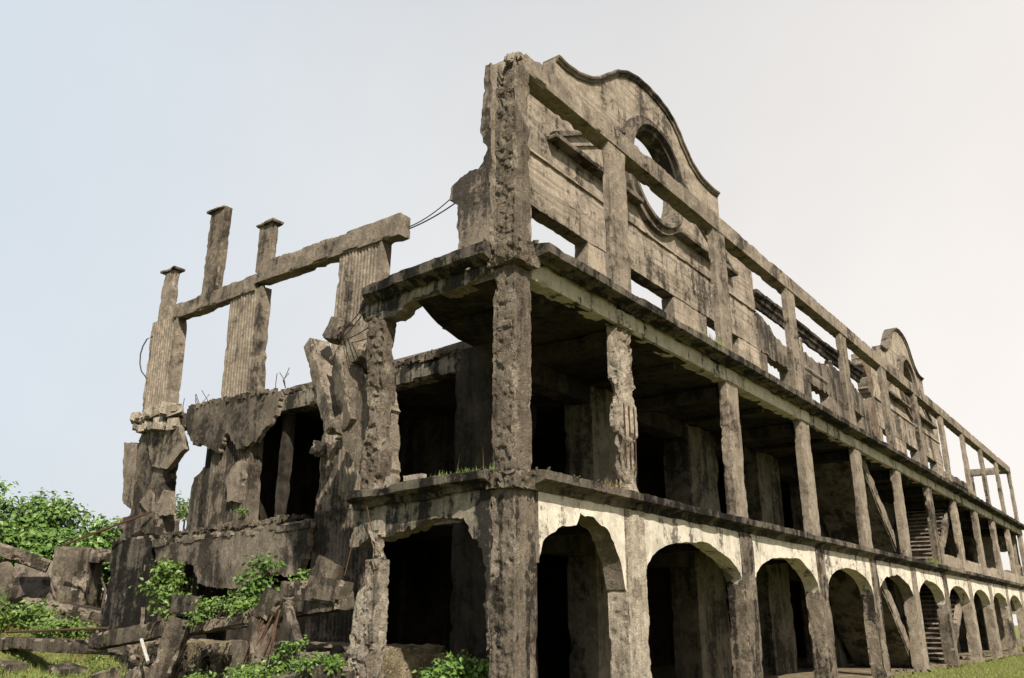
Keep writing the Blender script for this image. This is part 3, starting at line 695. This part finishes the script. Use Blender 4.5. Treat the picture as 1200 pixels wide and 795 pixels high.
# tower pier at the back corner
rough_box('tower_pier', (G-.05, 14.05, 4.3), (G+.40, 15.6, 7.0), 'grey_concrete', B, cell=.06, amp=.04, chip=.15, bite=.15)
rough_box('tower_pier', (G-.22, 13.80, -.2), (G+.55, 15.95, 3.75), 'black_concrete', B, cell=.07, amp=.04, chip=.12, bite=.06, taper=lambda W, T: np.stack([W[:, 0], 14.65+(W[:, 1]-14.65)*(1.02-.12*T[:, 2]), W[:, 2]], 1))
rough_box('tower_pier', (G-.20, 13.75, 3.66), (G+.5, 14.6, 4.36), 'grey_concrete', B, cell=.05, amp=.06, chip=.30)
rough_box('tower_pier', (G-.16, 14.4, 3.66), (G+.5, 15.75, 4.34), 'grey_concrete', B, cell=.05, amp=.06, chip=.30)
rough_box('pier_footing', (G-.10, 13.95, 6.85), (G+.4, 15.85, 7.2), 'crumbled_concrete', B, cell=.05, amp=.06, chip=.15)
for pts in ([(15.05, 6.54), (14.75, 6.85), (13.48, 6.72), (13.05, 5.98), (13.47, 5.68), (13.72, 5.5), (14.52, 5.66), (14.72, 5.94)],
            [(16.24, 6.54), (15.62, 6.46), (15.47, 5.42), (15.33, 4.57), (15.82, 4.73)],
            [(14.92, 4.71), (14.48, 4.99), (14.3, 4.9), (14.25, 4.6), (14.0, 4.62), (13.8, 4.92), (13.45, 4.88), (13.34, 4.24), (14.39, 4.34)],
            [(10.93, 5.02), (10.6, 5.37), (10.35, 5.34), (10.28, 4.7), (10.39, 4.34), (10.84, 4.38)]):
    slab('facing_slab', pts, .16, FX(G-.12), 'concrete', B, step=.07, ragged=.05, grid=.1, relief=.03)
slab('broken_wall', [(12.15, 5.5), (11.9, 5.0), (11.85, 3.6), (12.82, 3.6), (12.85, 4.5), (12.7, 5.2), (12.4, 5.45)], .35, FX(G+.1), 'grey_concrete', B, step=.07, ragged=.06, grid=.1, relief=.04)
rough_box('wing_jamb', (G+.25, 9.2, 3.6), (G+.5, 9.42, 6.5), 'shade_plaster', B, cell=.12, amp=.01, chip=.04)
rough_box('wing_wall', (G+1.0, 10.2, -.2), (G+1.2, 15.3, 3.4), 'shade_plaster', B, cell=.3, amp=.03, chip=.1)
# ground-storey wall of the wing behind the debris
rough_box('wing_wall', (G+.1, 7.6, -.2), (G+.45, 10.6, 2.4), 'shade_plaster', B, cell=.2, amp=.03, chip=.1)
rough_box('wing_wall', (5.4, 3.6, 0), (5.6, 12.2, 6.5), 'shade_plaster', B, cell=.5, amp=.03, chip=.1)

# a farther ruined block beyond the right end of the barracks
FB = empty('far_ruin', (66, 4, 0)); tag(FB, 'low distant ruined wall with window holes beyond the far right end', 'building')
fo = slab('wall', [(-6, 0), (9, 0), (9, 3.2), (7.5, 4.6), (6, 4.4), (5.5, 6.0), (2, 6.3), (1, 5.2), (-2, 5.6), (-3, 6.6), (-6, 6.2)], .4, ((0, 0, -.05), (0, 1, 0), (0, 0, 1), (-1, 0, 0)), 'column_concrete', FB, step=.2, ragged=.12, grid=.5, relief=.03, hole_ragged=.06,
     holes=[[(y, z), (y+1.2, z), (y+1.2, z+1.7), (y, z+1.7)] for y in (-4.6, -1.8, 1.4, 4.2) for z in (.6, 3.4 if y < -3 or 1 < y < 3 else 2.6) if not (z == 2.6)])
for y in (-5.2, -.6, 2.9, 6.2):
    rough_box('pilaster', (-.16, y, -.1), (.05, y+.4, 4.0), 'concrete', FB, cell=.15, amp=.01, chip=.05)

# ================================================================== RUBBLE (each piece a thing)
def rock(name, c, size, mat, label, cat='rubble', rot=(0, 0, 0), seed=None, cell=None, group=None, amp=None, chip=None):
    s = np.array(size)/2; M = Matrix.Rotation(rot[2], 4, 'Z')@Matrix.Rotation(rot[1], 4, 'Y')@Matrix.Rotation(rot[0], 4, 'X')
    mn = min(size)
    o = rough_box(name, -s, s, mat, None, cell=cell or max(.04, mn/7), amp=amp if amp is not None else mn*.09, chip=chip if chip is not None else mn*.35, freq=1.2/max(.3, mn), M=M, seed=seed)
    o.location = c; tag(o, label, cat, group); return o
R = math.radians
# slabs of the burst gallery pillar hanging beside the end pillar
def fallen(name, a, b, w, h, mat, label, cat='concrete beam', cell=.06, chip=.08, amp=.03, bite=.08):
    a = Vector(a); b = Vector(b); d = b-a; L = d.length
    yy = d.normalized(); xx = yy.cross(Vector((0, 0, 1)))
    if xx.length < .2: xx = Vector((1, 0, 0))
    xx.normalize(); zz = xx.cross(yy); M = Matrix((xx, yy, zz)).transposed().to_4x4()
    o = rough_box(name, (-w/2, 0, -h/2), (w/2, L, h/2), mat, None, cell=cell, amp=amp, chip=chip, bite=bite, M=M); o.location = a; tag(o, label, cat); return o
fallen('leaning_slab', (.70, 4.78, 5.05), (.95, 5.98, 7.12), .45, .30, 'concrete', 'narrow tilted concrete slab leaning left of the rough end pillar', 'concrete slab', cell=.045, chip=.05, amp=.018, bite=.04)
fallen('leaning_slab', (.45, 4.00, 4.95), (.75, 4.86, 6.70), .45, .50, 'crumbled_concrete', 'thick crumbling slab wedged between the narrow tilted slab and end pillar', 'concrete slab', cell=.04, chip=.12, amp=.035, bite=.12)
slab('hanging_masonry', [(4.75, 5.15), (4.2, 5.3), (3.7, 5.75), (3.3, 5.9), (3.15, 5.0), (3.1, 3.62), (3.6, 3.58), (3.75, 4.1), (4.1, 4.5), (4.3, 4.85)], .4, FX(.3), 'crumbled_concrete', B, step=.07, ragged=.07, grid=.08, relief=.06)
rock('broken_block', (.9, 5.22, 7.22), (.4, .42, .5), 'grey_concrete', 'dark broken block dangling on rebar at the end of the cornice', rot=(.3, .2, .1))
rock('broken_block', (.9, 4.58, 6.70), (.5, .62, .85), 'rubble_concrete', 'rounded concrete boulder caught behind the crumbling hanging slab', rot=(.1, .3, .2))
rock('broken_block', (2.46, 7.39, 5.28), (.28, .38, .32), 'rubble_concrete', 'small brown block stuck on the fluted pier below the leaning slabs', rot=(.2, .1, .3))
rock('broken_block', (2.48, 6.66, 5.62), (.22, .50, .2), 'pale_concrete', 'small whitish flat fragment beside the leaning slabs', rot=(-.5, .1, .1))
rock('broken_block', (2.48, 6.30, 5.42), (.25, .3, .5), 'rubble_concrete', 'small brown fragment right of the whitish flat one', rot=(.3, .1, .1))
# fallen gallery beam lying across the rubble
fallen('fallen_beam', (0, 11.4, 1.14), (0, 8.3, 1.47), .36, .32, 'rubble_concrete', 'brown fallen beam lying at the foot of the dark tower pier')
fallen('fallen_beam', (0, 8.2, 1.42), (0, 5.95, 1.62), .36, .28, 'rubble_concrete', 'vine-covered fallen beam between the two leaning posts')
fallen('fallen_beam', (.1, 5.9, 1.72), (.1, 3.62, 1.92), .4, .34, 'rubble_concrete', 'bare fallen beam running right up to the pale pillar stump')
fallen('fallen_beam', (.1, 16.9, 1.05), (.6, 11.6, 1.0), .4, .30, 'rubble_concrete', 'long low beam in the grass left of the tower pier')
rock('broken_block', (.0, 3.95, 2.05), (.35, .72, .42), 'rubble_concrete', 'large brown block lying on the fallen beam beside the pale stump', rot=(.15, .1, .2))
rock('broken_block', (.3, 4.35, 2.35), (.4, .5, .45), 'rubble_concrete', 'rounded lump of concrete on the fallen beam under the fluted pier', rot=(.4, .2, .2))
rock('broken_block', (.2, 5.0, 2.1), (.4, .55, .3), 'rubble_concrete', 'flat grey lump on the fallen beam left of the large block')
fallen('leaning_post', (-.55, 8.05, .05), (-.30, 7.72, 1.62), .42, .40, 'rubble_concrete', 'dark leaning concrete post in front of the fallen beam', 'post')
rock('broken_block', (-.3, 7.72, 1.86), (.36, .46, .36), 'black_concrete', 'square dark block crowning the leaning post', rot=(.05, .1, .1))
fallen('leaning_post', (-.9, 5.2, -.2), (-.7, 5.15, 1.25), .32, .35, 'rubble_concrete', 'short upright post stub in front of the broken slab pair', 'post')
fallen('leaning_post', (-1.05, 4.05, -.1), (-.55, 5.0, 1.58), .40, .42, 'rubble_concrete', 'thick slanting post leaning left over the rubble pile', 'post')
fallen('leaning_post', (-.6, 3.6, .55), (-.35, 4.6, 1.85), .16, .2, 'grey_concrete', 'thin slanting bar of concrete right of the thick slanting post', 'post', bite=.02)
rock('broken_block', (-.5, 4.78, 1.78), (.42, .42, .5), 'rubble_concrete', 'knobbly concrete head with rusty bars above the slanting post', rot=(.5, .2, .3))
pile = [((-1.2, 3.35, .50), (.9, 1.1, .55), 'broad flat rubble block at the front of the pile'), ((-1.0, 2.75, .62), (.7, .8, .5), 'rubble block at the left foot of the pale pillar stump'),
        ((-.7, 3.5, .86), (.5, .9, .34), 'tilted rubble plate under the thin slanting bar'), ((-1.3, 4.1, .42), (.6, .7, .5), 'small rubble block left of the broad flat one'),
        ((-.9, 2.1, .45), (.6, .6, .5), 'rubble block at the right foot of the pale pillar stump'), ((-.6, 4.3, .75), (.5, .6, .5), 'rubble block tucked behind the thick slanting post'),
        ((.2, 6.4, .45), (.5, .5, .4), 'rounded stone below the vine-covered beam'), ((.1, 9.6, .45), (.5, .7, .35), 'low stone below the beam at the tower foot'),
        ((-.1, 10.7, .38), (.5, .9, .35), 'brown stone in the grass under the fallen beam'), ((.1, 12.6, .40), (.5, .8, .4), 'stone under the long low beam'),
        ((-.2, 14.9, .50), (.5, .9, .3), 'low flat stone at far left in the grass'), ((-.9, 1.7, .2), (.5, .7, .4), 'lowest stone near the dark end arch')]
for i, (c, s, l) in enumerate(pile):
    rock('rubble_block', c, s, 'rubble_concrete', l, rot=(random.uniform(-.3, .3), random.uniform(-.3, .3), random.uniform(-.6, .6)))
# stone face of the bank under the beam
bank = rough_box('bank', (.85, 3.4, -.2), (G+.05, 11.6, 1.15), 'dry_earth', None, cell=.12, amp=.10, chip=.25, freq=1.2, edge=None)
tag(bank, kind='structure')
for i in range(46):
    y = 3.6+7.8*(i/46)+random.uniform(-.1, .1); z = random.choice((.22, .5, .78, 1.0)); sx = random.uniform(.22, .5)
    st_ = rough_box('stone', (-.16, -sx/2, -sx*.36), (.16, sx/2, sx*.36), 'rubble_concrete', bank, cell=.07, amp=.03, chip=.10, freq=3.)
    st_.location = (.82, y, z); st_.rotation_euler = (random.uniform(-.4, .4), 0, 0)
# fallen wall blocks on the left
o = slab('fallen_wall', [(-1.33, -.11), (-1.09, 1.13), (-.79, 1.4), (.22, 1.27), (1.01, .22), (1.84, -.92), (.93, -1.54), (-.79, -1.46)][::-1], .5,
         ((2.338, 19.567, 2.31), (.684, -.73, 0), (.424, .397, .814), (-.594, -.556, .581)), 'grey_concrete', None, step=.1, ragged=.05, grid=.15, relief=.02)
tag(o, 'big tilted plank-marked wall slab lying at the far left', 'concrete slab')
rock('fallen_wall', (2.75, 18.3, 2.65), (1.05, 1.0, 2.0), 'rubble_concrete', 'upright dark wall block standing before the bushes', rot=(.06, .05, R(-55)), cell=.09, amp=.08, chip=.2)
rock('fallen_wall', (2.95, 18.1, 3.45), (1.2, 1.1, .35), 'grey_concrete', 'flat cap stone on top of the upright wall block', rot=(.1, .06, R(-55)), cell=.08)
rock('fallen_wall', (1.3, 19.5, 3.45), (2.2, .8, .35), 'rubble_concrete', 'thick plank-like slab across the far left edge, above the tilted wall', rot=(0, R(18), R(-25)), cell=.09)
rock('fallen_wall', (1.1, 19.7, 2.5), (1.2, .7, 1.2), 'grey_concrete', 'dark slab under the thick plank-like one at far left', rot=(.2, R(-30), R(-20)), cell=.09)
rock('fallen_wall', (2.6, 17.6, 1.75), (1.8, .9, .5), 'rubble_concrete', 'low broken slab lying in front of the upright block', rot=(.15, R(10), R(-30)), cell=.08)
rock('fallen_wall', (2.3, 16.9, 1.42), (1.2, .6, .35), 'black_concrete', 'dark flat fragment in the dry grass right of the low broken slab', rot=(.1, R(15), R(-35)), cell=.07)

# ledge crumbs
for i, (c, s, l) in enumerate([((-.12, 2.5, 3.75), (.14, .16, .2), 'small white stone standing on the end ledge by the pillar'), ((-.10, 1.95, 3.77), (.12, .42, .09), 'white sliver of plaster lying on the end ledge')]):
    rock('loose_stone', c, s, 'pale_concrete', l, 'stone')

# crumbs along broken tops: loose bits nobody could count
def crumbs(name, pts, n, r0, r1, mat, parent):
    V = []; F = []
    for i in range(n):
        a, b = random.choice(pts); t = random.random(); c = [a[j]+(b[j]-a[j])*t+random.gauss(0, .06) for j in range(3)]; c[2] = a[2]+(b[2]-a[2])*t+random.uniform(-.02, .05)
        r = random.uniform(r0, r1)*(1 if random.random() < .85 else 1.7); o = len(V)
        q = RNG.normal(size=(8, 3)); cube = np.array([[x, y, z] for x in (-1, 1) for y in (-1, 1) for z in (-1, 1)])*.7+q*.22
        ang = random.uniform(0, 6.3); ca, sa = math.cos(ang), math.sin(ang); cube = cube@np.array([[ca, sa, 0], [-sa, ca, 0], [0, 0, 1]])
        V += (np.array(c)+cube*r).tolist()
        F += [[o+k for k in f] for f in ([0, 1, 3, 2], [4, 6, 7, 5], [0, 4, 5, 1], [2, 3, 7, 6], [0, 2, 6, 4], [1, 5, 7, 3])]
    o = link_mesh(name, V, F, mat, parent, smooth=False); o['kind'] = 'stuff'; return o
crumbs('loose_rubble', [((G-.1, 9.2, 6.95), (G-.05, 13.0, 7.12)), ((G, 3.4, 6.9), (G+.1, 9.2, 6.92))], 300, .02, .07, 'rubble_concrete', B)
crumbs('loose_rubble', [((G-.15, 7.6, 3.80), (G-.15, 13.6, 3.68)), ((G+.1, 9, 3.8), (G+.1, 12, 3.76))], 260, .02, .07, 'rubble_concrete', B)
crumbs('loose_rubble', [((G-.12, 13.5, 6.7), (G-.12, 15.6, 6.85)), ((G-.18, 13.6, 7.1), (G-.1, 15.7, 7.15))], 120, .05, .14, 'pale_concrete', B)
crumbs('loose_rubble', [((.3, -.1, 7.50), (.9, -.1, 7.50)), ((-.1, .4, 7.50), (-.1, 2.2, 7.48))], 90, .012, .04, 'rubble_concrete', B)
crumbs('loose_rubble', [((-.08, .5, 3.76), (-.08, 2.6, 3.66)), ((.5, -.08, 3.765), (3, -.08, 3.765))], 90, .01, .03, 'rubble_concrete', B)
crumbs('loose_rubble', [((.1, .1, 11.1), (.3, .3, 11.15))], 22, .03, .09, 'pale_concrete', B)
crumbs('loose_rubble', [((-1.5, 1.6, .3), (-.6, 5.4, .55)), ((-.8, 2.5, .6), (-.3, 5.5, .8)), ((-1.8, 3, .15), (-1.2, 6, .3))], 1400, .015, .10, 'rubble_concrete', B)
crumbs('loose_rubble', [((3, -.35, .05), (54, -.3, .05)), ((20, .3, .08), (54, 1.5, .08))], 260, .015, .045, 'rubble_concrete', B)

# ================================================================== cables, rebar
def wire(name, a, b, sag, r, mat, label, parent=None, cat='cable'):
    a = Vector(a); b = Vector(b); pts = [a.lerp(b, t)+Vector((0, 0, -4*sag*t*(1-t))) for t in np.linspace(0, 1, 12)]
    o = tube(name, pts, r, mat, parent)
    if parent is None: tag(o, label, cat)
    return o
wire('cable', (2.7, 5.15, 10.25), (2.7, 3.55, 10.52), .06, .017, 'dark_wire', 'lower dark cable strung from wing beam to wall fragment')
wire('cable', (2.7, 5.15, 10.30), (2.7, 3.62, 10.75), .10, .014, 'dark_wire', 'upper dark cable strung from wing beam to wall fragment')
o = tube('cable', [(2.62, 15.74, 9.75), (2.52, 15.86, 9.66), (2.48, 15.96, 9.45), (2.46, 16.0, 9.2), (2.47, 15.97, 8.9), (2.5, 15.88, 8.65), (2.62, 15.70, 8.4)], .02, 'dark_wire'); tag(o, 'loop of cable bulging from the left edge of tower pier', 'cable')
for a, b in (((-.1, 3.5, 7.0), (.8, 5.2, 7.1)), ((-.1, 3.4, 6.95), (.85, 5.15, 7.0)), ((0, 3.3, 6.7), (.85, 5.05, 7.0)), ((.1, 3.2, 6.55), (.85, 5.0, 6.92)), ((.85, 5.05, 7.0), (.75, 4.75, 6.4)), ((.6, 4.55, 6.5), (.5, 4.0, 5.4)), ((.55, 4.45, 6.3), (.45, 3.9, 5.3)),
             ((-.15, 3.02, 3.5), (-.02, 2.85, 2.75)), ((.05, 3.4, 3.3), (-.06, 3.52, 2.3))):
    wire('rebar', a, b, .04, .010, 'rusty_iron', None, B)
for i in range(9):
    y = random.uniform(4.4, 4.9); wire('rebar', (-.6, y, 1.75), (-.85-random.uniform(0, .2), y-random.uniform(-.1, .5), .75+random.uniform(0, .4)), -.06, .010, 'rusty_iron', None, B)
for i in range(10):
    y = random.choice((9.0, 9.4, 9.9, 12.3, 12.7, 13.4)); z = 7.0; pts = [(2.55, y, z), (2.5, y+random.uniform(-.1, .1), z+.2), (2.45, y-random.uniform(-.25, .25), z+.25+random.uniform(0, .25))]
    tube('rebar', pts, .009, 'rusty_iron', B, n=4)
# rebar showing in the burst second-storey column
for dx in (.12, .30, .48):
    tube('rebar', [(3.2+dx, -.02, 4.2), (3.2+dx, -.03, 4.8), (3.2+dx, -.02, 5.4)], .014, 'rusty_iron', B, n=5)
o = fallen('iron_bar', (G-.3, 13.9, 4.35), (G-.9, 17.2, 3.6), .05, .05, 'rusty_iron', 'rusty bar poking left out of the tower pier', 'iron bar', cell=.1, chip=0, amp=.004, bite=0)
o = tube('pipe', [(-.30, 9.1, 1.22), (-.42, 8.55, .82)], .035, 'white_pipe'); tag(o, 'short white pipe leaning against the dark post', 'pipe')
o = tube('pipe', [(.1, 11.2, 1.42), (.3, 16.5, 1.30)], .03, 'rusty_iron'); tag(o, 'thin rusty pipe lying on the long low beam', 'pipe')
wire('iron_bar', (22.3, G-.05, 11.15), (25.0, G-.05, 11.1), 0, .03, 'white_pipe', 'pale bar fixed across the low wall between the gables', None, 'iron bar')

# ================================================================== vegetation
def leaves(name, P, N, size, mat, parent, aspect=.62, droop=.3, tint=None, jitter=.7):
    n = len(P); size = np.broadcast_to(size, (n,)).astype(float)*RNG.uniform(.65, 1.25, n)
    N = N+RNG.normal(size=(n, 3))*jitter; N /= np.linalg.norm(N, axis=1)[:, None]
    T = RNG.normal(size=(n, 3)); T[:, 2] -= droop; T -= (T*N).sum(1)[:, None]*N; T /= np.linalg.norm(T, axis=1)[:, None]
    Bn = np.cross(N, T); L = size[:, None]; w = L*aspect*.5
    v0 = P; v1 = P+T*L*.35+Bn*w+N*L*.08; v2 = P+T*L*.95-N*L*.06; v3 = P+T*L*.35-Bn*w+N*L*.08; v4 = P+T*L*.5
    V = np.stack([v0, v1, v2, v3], 1).reshape(-1, 3); id_ = np.arange(n)*4
    F = np.concatenate([np.stack([id_, id_+1, id_+2], 1), np.stack([id_, id_+2, id_+3], 1)])
    me = bpy.data.meshes.new(name); me.from_pydata(V.tolist(), [], F.tolist()); me.materials.append(MATS[mat])
    tn = RNG.uniform(0, 1, n) if tint is None else np.clip(tint+RNG.normal(0, .16, n), 0, 1)
    at = me.attributes.new('tint', 'FLOAT', 'POINT'); at.data.foreach_set('value', np.repeat(tn, 4).astype(np.float32))
    me.update(); o = bpy.data.objects.new(name, me); COL.objects.link(o)
    if parent is not None: o.parent = parent
    return o
def shrub(name, base, lobes, n, leaf, mat, label, cat='bush', trunk=.10, group=None, dens=None):
    """lobes: list of (dx,dy,dz,r) about the base"""
    t = empty(name, base); tag(t, label, cat, group)
    Ps = []; Ns = []; Ti = []
    vol = sum(l[3]**2 for l in lobes)
    for (dx, dy, dz, r) in lobes:
        # each lobe broken into small sprays
        k = max(6, int(n*r*r/vol/26)); d = RNG.normal(size=(k, 3)); d /= np.linalg.norm(d, axis=1)[:, None]; d[:, 2] = np.abs(d[:, 2])*.9-.25*RNG.uniform(0, 1, k)
        rad = r*RNG.uniform(.55, 1.08, (k, 1)); c = np.array([dx, dy, dz])+d*rad*np.array([1, 1, .85])
        for i in range(k):
            m = 26; sp = RNG.normal(size=(m, 3))*leaf*1.15*np.array([1, 1, .6]); Ps.append(c[i]+sp); nn = np.tile(d[i]*.7+np.array([-.1, -.25, .75]), (m, 1))+sp/leaf*.25
            Ns.append(nn); Ti.append(np.full(m, .45+.35*(rad[i, 0]/r-.8)+RNG.normal(0, .12)))
    leaves('foliage', np.concatenate(Ps), np.concatenate(Ns), leaf, mat, t, tint=np.concatenate(Ti))
    for (dx, dy, dz, r) in lobes[:min(len(lobes), 7)]:
        a = Vector((random.uniform(-.2, .2), random.uniform(-.2, .2), -.2)); b = Vector((dx, dy, dz)); m = a.lerp(b, .5)+Vector((random.uniform(-.2, .2), random.uniform(-.2, .2), .15))
        tube('stem', [a, m, b], trunk, 'bark', t, n=6, taper=.35)
    return t
def lob(n, sx, sy, h, r):
    out = []
    for i in range(n):
        a = random.uniform(0, 6.28); q = math.sqrt(random.random())
        x, y = sx*q*math.cos(a), sy*q*math.sin(a); out.append((x, y, (h-r)*(1-.55*q*q)*random.uniform(.55, 1.0)+.3, r*random.uniform(.75, 1.2)))
    return out
shrub('broadleaf_shrub', (3.2, 28.8, 1.5), lob(30, 3.6, 2.2, 5.5, 1.15), 19000, .25, 'broad_leaf', 'tall dense broad-leaved shrub at the far left edge', trunk=.14)
shrub('broadleaf_shrub', (5.4, 27.6, 1.6), lob(24, 3.0, 2.2, 4.7, 1.0), 14000, .24, 'broad_leaf', 'broad-leaved shrub rising behind the upright wall block', trunk=.12)
shrub('broadleaf_shrub', (7.8, 26.0, 1.6), lob(18, 2.2, 1.8, 3.9, .9), 9000, .23, 'broad_leaf', 'lower broad-leaved shrub sloping down to the tower pier', trunk=.1)
shrub('broadleaf_shrub', (4.6, 20.4, 1.6), lob(14, 1.1, .9, 3.2, .55), 4600, .19, 'broad_leaf', 'leafy shrub growing between upright block and tower pier', trunk=.06)
shrub('light_tree', (10.5, 26.0, 1.6), lob(18, 1.9, 1.6, 5.2, .8), 4800, .18, 'light_leaf', 'pale green tree seen through the gap beside the tower pier', 'tree', trunk=.10)
shrub('light_tree', (8.1, 29.6, 1.6), lob(12, 1.6, 1.4, 3.9, .6), 900, .17, 'light_leaf', 'thin wispy pale tree left of the tower pier', 'tree', trunk=.07)
shrub('weed_clump', (.6, 17.6, 1.1), lob(8, 1.3, .7, 1.0, .4), 1100, .15, 'vine_leaf', 'bright weeds below the tilted wall slab at far left', 'weeds', trunk=.02)
shrub('weed_clump', (-.6, 18.2, 1.3), lob(8, 1.0, .7, 1.7, .5), 900, .18, 'broad_leaf', 'dark weeds at the far left edge before the slabs', 'weeds', trunk=.02)
shrub('weed_clump', (1.3, 15.9, .85), lob(10, 1.6, .6, .6, .28), 900, .11, 'vine_leaf', 'low creeping weeds along the long low beam', 'weeds', trunk=.012)
# vines over the fallen beam
shrub('vine', (.0, 8.4, 1.55), [(0, .25, .2, .22), (-.1, .1, .42, .18), (.1, .5, .5, .18), (.1, .55, .8, .16), (0, -.35, .1, .2), (0, .85, .65, .14), (.1, .85, .9, .13), (.1, .7, 1.05, .11)], 620, .115, 'vine_leaf', 'upright vine climbing at the foot of the tower pier', 'vine', trunk=.014)
shrub('vine', (.0, 7.0, 1.7), [(0, .55, .1, .24), (-.05, .15, .12, .25), (0, -.3, .15, .24), (0, -.7, .05, .2), (-.15, .3, -.1, .2), (-.1, -.9, .1, .18)], 1000, .085, 'vine_leaf', 'mat of vine spread over the fallen beam', 'vine', trunk=.012)
shrub('vine', (.5, 6.6, 1.9), [(0, .1, .35, .26), (0, -.1, .65, .2), (.1, .25, .1, .25)], 380, .13, 'broad_leaf', 'darker sprig rising behind the vine mat', 'vine', trunk=.012)
shrub('vine', (.6, 5.3, 2.0), [(0, .3, .1, .2), (0, -.1, .15, .2), (0, .0, .25, .15)], 260, .10, 'vine_leaf', 'small vine behind the bare fallen beam', 'vine', trunk=.01)
shrub('vine', (-.8, 4.6, .7), [(0, -.2, .1, .16), (0, -.5, .25, .14), (.1, -.75, .45, .12)], 130, .085, 'broad_leaf', 'leafy sprig in the rubble right of the slanting post', 'vine', trunk=.01)
shrub('vine', (-.9, 6.0, .35), [(0, .0, .0, .18), (0, .15, .25, .14), (-.1, -.15, .1, .14)], 150, .09, 'vine_leaf', 'small vine under the fallen beam left of the post stub', 'vine', trunk=.01)
shrub('weed_clump', (-1.0, 2.7, .55), lob(6, .45, .5, .25, .13), 260, .08, 'vine_leaf', 'weeds round the foot of the pale pillar stump', 'weeds', trunk=.006)
shrub('weed_clump', (-1.4, 3.9, .40), lob(6, .4, .6, .25, .13), 240, .08, 'vine_leaf', 'weeds among the blocks at the front of the rubble', 'weeds', trunk=.006)
shrub('weed_clump', (.9, 1.75, .1), lob(9, .6, .7, .75, .22), 900, .11, 'broad_leaf', 'dark weeds growing inside the broken end arch', 'weeds', trunk=.008)
shrub('weed_clump', (.2, 10.9, 3.72), lob(1, .1, .1, .1, .05), 60, .06, 'vine_leaf', 'tiny weed tuft on the wing ledge', 'weeds', trunk=.004).location = (G-.1, 10.1, 3.76)
# grass: uncountable blades
def blades(name, P, h, mat, lean=.35, w=.012):
    n = len(P); a = RNG.uniform(0, 6.28, n); hh = h*RNG.uniform(.5, 1.3, n)
    d = np.stack([np.cos(a), np.sin(a), 0*a], 1); top = P+np.stack([RNG.normal(0, lean, n)*hh, RNG.normal(0, lean, n)*hh, hh], 1)
    V = np.stack([P-d*w, P+d*w, top], 1).reshape(-1, 3); F = np.arange(3*n).reshape(-1, 3)
    me = bpy.data.meshes.new(name); me.from_pydata(V.tolist(), [], F.tolist()); me.materials.append(MATS[mat])
    at = me.attributes.new('tint', 'FLOAT', 'POINT'); at.data.foreach_set('value', np.repeat(np.clip(RNG.normal(.5, .22, n), 0, 1), 3).astype(np.float32))
    me.update(); o = bpy.data.objects.new(name, me); COL.objects.link(o); return o
def scatter(n, x0, x1, y0, y1, lo=.0):
    P = np.stack([RNG.uniform(x0, x1, n), RNG.uniform(y0, y1, n), np.zeros(n)], 1); k = fbm(P, .9, 3, 77) > lo; P = P[k]; P[:, 2] = gz(P[:, 0], P[:, 1])-.01; return P
g1 = blades('lawn_grass', np.concatenate([scatter(60000, 15, 60, -4.5, -.05, .35), scatter(30000, -3, 4, 11.5, 20, .38), scatter(9000, -3, 0, 2, 12, .45), scatter(12000, 36, 60, 12.5, 24, .3)]), .075, 'grass_blade', w=.012)
tag(g1, 'short yellow-green grass around the ruin', 'grass', kind='stuff')
def carpet(name, n, x0, x1, y0, y1, size, mat, lo, label):
    P = scatter(n, x0, x1, y0, y1, lo); P = np.repeat(P, 7, 0)+RNG.normal(size=(len(P)*7, 3))*np.array([.07, .07, .05]); P[:, 2] += .05
    o = leaves(name, P, np.tile(np.array([-.1, -.2, .9]), (len(P), 1)), size, mat, None, tint=RNG.uniform(.2, .9, len(P))); tag(o, label, 'weeds', kind='stuff'); return o
carpet('ground_cover', 900, -1.2, 2.2, 11.0, 19.0, .10, 'vine_leaf', .46, 'low leafy weeds over the grassy bank at the left')
carpet('ground_cover', 420, -1.9, -.2, 1.4, 10.5, .085, 'vine_leaf', .50, 'low leafy weeds between the stones at the foot of the debris')
g3 = blades('tall_grass', np.concatenate([scatter(5000, -1.4, 2.4, 11.5, 18.5, .47), scatter(3500, -1.8, -.1, 1.5, 11, .50)]), .24, 'grass_blade', w=.010)
tag(g3, 'taller grass straggling through the debris at the left', 'grass', kind='stuff')
g2 = blades('dry_grass', np.concatenate([scatter(16000, 2, 7, 16.3, 19.5, .4), scatter(2500, .5, 3, 15, 18, .5)]), .22, 'dry_blade', w=.014)
tag(g2, 'dry straw-coloured grass between block and tower pier', 'grass', kind='stuff')
def tuft(c, n, h, sp, mat, label, w=.010):
    P = np.array(c)+RNG.normal(size=(n, 3))*np.array([sp[0], sp[1], .01]); o = blades('grass_tuft', P, h, mat, .25, w); tag(o, label, 'grass', kind='stuff'); return o
tuft((-.05, .95, 3.73), 110, .09, (.10, .45), 'vine_leaf', 'grass growing along the end ledge left of the corner pillar')
tuft((.25, 1.35, 3.68), 6, .50, (.06, .22), 'dry_blade', 'tall thin stalks standing behind the end ledge', .006)
tuft((7.4, -.16, 7.50), 150, .28, (.40, .06), 'grass_blade', 'yellow-green grass on the cornice below the first gable')
tuft((9.6, -.16, 7.50), 120, .22, (.45, .06), 'dry_blade', 'brownish grass on the cornice right of the gable grass')
tuft((2.6, -.12, 3.75), 20, .14, (.10, .05), 'dry_blade', 'few thin stalks on the first ledge by the second column')
tuft((26.6, -.12, 3.75), 120, .22, (.4, .08), 'grass_blade', 'green grass on the ledge below the upper stair')
